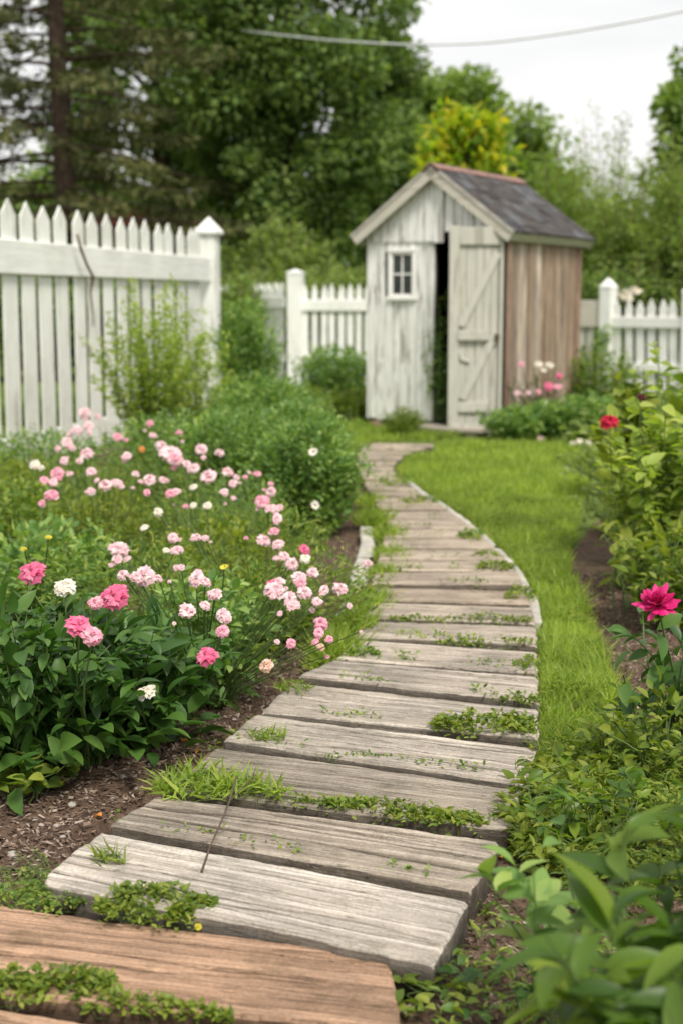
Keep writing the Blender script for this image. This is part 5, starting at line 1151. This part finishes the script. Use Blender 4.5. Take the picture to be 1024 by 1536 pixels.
mb = MB(); V, Q, Tt = tmpl_broad(.7, .25, .3, 4); mb.add(V, Q, Tt); ptl = mb.mesh('fallen_petal', True); ptl.materials.append(PM['orange'])
for (px, py, s, lab) in [(277, 1110, .03, 'withered orange petal on the mulch under the dark leaves'), (235, 1131, .028, 'orange-brown petal on the mulch below the cream bloom'), (154, 1240, .026, 'orange petal beside the left end of the pale plank'), (285, 1105, .022, 'small withered petal next to the orange one under the leaves'), (752, 1292, .02, 'pinkish petal fallen by the right plank corner'), (906, 1058, .022, 'pale petal fallen on the soil beside the lawn'), (300, 1135, .02, 'curled petal at the plank ends near the seedling')]:
    c = G(px, py, 0); o = link('fallen_petal', ptl, None, None, (c[0], c[1], surf_z(c[0], c[1]) + .008), rs.uniform(0, 6)); o.scale = (s, s, s); tag(o, lab, 'petal', 'petals fallen on the soil')
for (a, b, r, lab) in [((880, 1015), (965, 1045), .006, 'dark broken stick on the bare soil right of the lawn'), ((845, 1068), (905, 1050), .004, 'thin stick at the near end of the bare soil'), ((870, 905), (935, 935), .004, 'thin dry stick on the upper bare soil'), ((60, 1040), (48, 1130), .0025, 'pale dry stalk leaning before the left rose bush')]:
    A_, B_ = G(*a, .012), G(*b, .012)
    if b[1] == 1130: A_ = P(58, 965, B_[1] - .05); B_[2] = 0.0
    mb = MB(); mm = (A_ + B_) / 2 + [0, .01, .008]; mb.tube([A_, (A_ + mm) / 2, mm, (mm + B_) / 2, B_], [r * .6, r, r, r * .8, r * .4], 6); tag(mb.build('dry_stick', M['twig'], smooth=True), lab, 'stick')

# ------------------------------------------------------------------ render settings
scn.render.engine = 'CYCLES'
scn.cycles.use_denoising = True
try: scn.cycles.denoiser = 'OPENIMAGEDENOISE'; scn.cycles.denoising_input_passes = 'RGB_ALBEDO_NORMAL'
except Exception: pass
scn.cycles.max_bounces = 8; scn.cycles.transmission_bounces = 6; scn.cycles.diffuse_bounces = 5; scn.cycles.glossy_bounces = 2; scn.cycles.transparent_max_bounces = 4
scn.cycles.caustics_reflective = False; scn.cycles.caustics_refractive = False; scn.cycles.sample_clamp_indirect = 6
scn.view_settings.view_transform = 'Standard'; scn.view_settings.look = 'None'; scn.view_settings.gamma = 1; scn.view_settings.exposure = 1.0

# clover leaves through the turf
def clover(poly, dens, seed, label):
    rs = np.random.RandomState(seed); q = scatter(poly, dens, rs, (2.6, 8)); q = q[fbm(q[:, 0] * 4, q[:, 1] * 4, seed, 3) > .52]; q = q[~inpoly(q[:, 0], q[:, 1], PPOLY)]; n = len(q); z = ground_h(q[:, 0][None], q[:, 1][None])[0]
    pos = np.column_stack([q, z + rs.uniform(.02, .05, n)]); az = rs.uniform(0, 6.28, n); mb = MB()
    for k in range(3):
        a = az + k * 2.094; put_leaves(mb, TM, pos, np.stack([np.cos(a), np.sin(a), np.full(n, .15)], 1), .013 * rs.uniform(.7, 1.4, n), rs, twist=.15)
    tag(mb.build('clover', L['weed']), label, 'clover', kind='stuff')
clover(lawn1, 5000, 91, 'darker clover patches mixed into the lawn beside the path')


# moss and seedlings rooted along the joints of the path
rs = np.random.RandomState(404); pos = []
for i in range(2, len(PL)):
    A1, B1 = G(*PL[i][3], .05), G(*PL[i][2], .05); A2, B2 = G(*PL[i - 1][0], .05), G(*PL[i - 1][1], .05); n = 420 if i < 14 else 160
    u = rs.uniform(.0, 1, n); u = u[vnoise(u * 7 + i * 3.7, u * 0 + i, 12) > .56]; v = rs.uniform(.0, 1.0, len(u))[:, None]; u = u[:, None]
    p = (A1 * (1 - u) + B1 * u) * (1 - v) + (A2 * (1 - u) + B2 * u) * v; p[:, 1] += rs.normal(0, .006, len(p)) + .006; p[:, 2] = rs.uniform(.035, .082, len(p)); pos.append(p)
pos = np.concatenate(pos); n = len(pos); az = rs.uniform(0, 6.28, n); el = rs.uniform(-.2, 1.1, n)
mb = MB(); put_leaves(mb, TM, pos, np.stack([np.cos(az) * np.cos(el), np.sin(az) * np.cos(el), np.sin(el)], 1), .012 * rs.uniform(.5, 1.6, n), rs)
tag(mb.build('moss', L['fine']), 'fine moss and tiny seedlings creeping along the joints between planks', 'moss', kind='stuff')
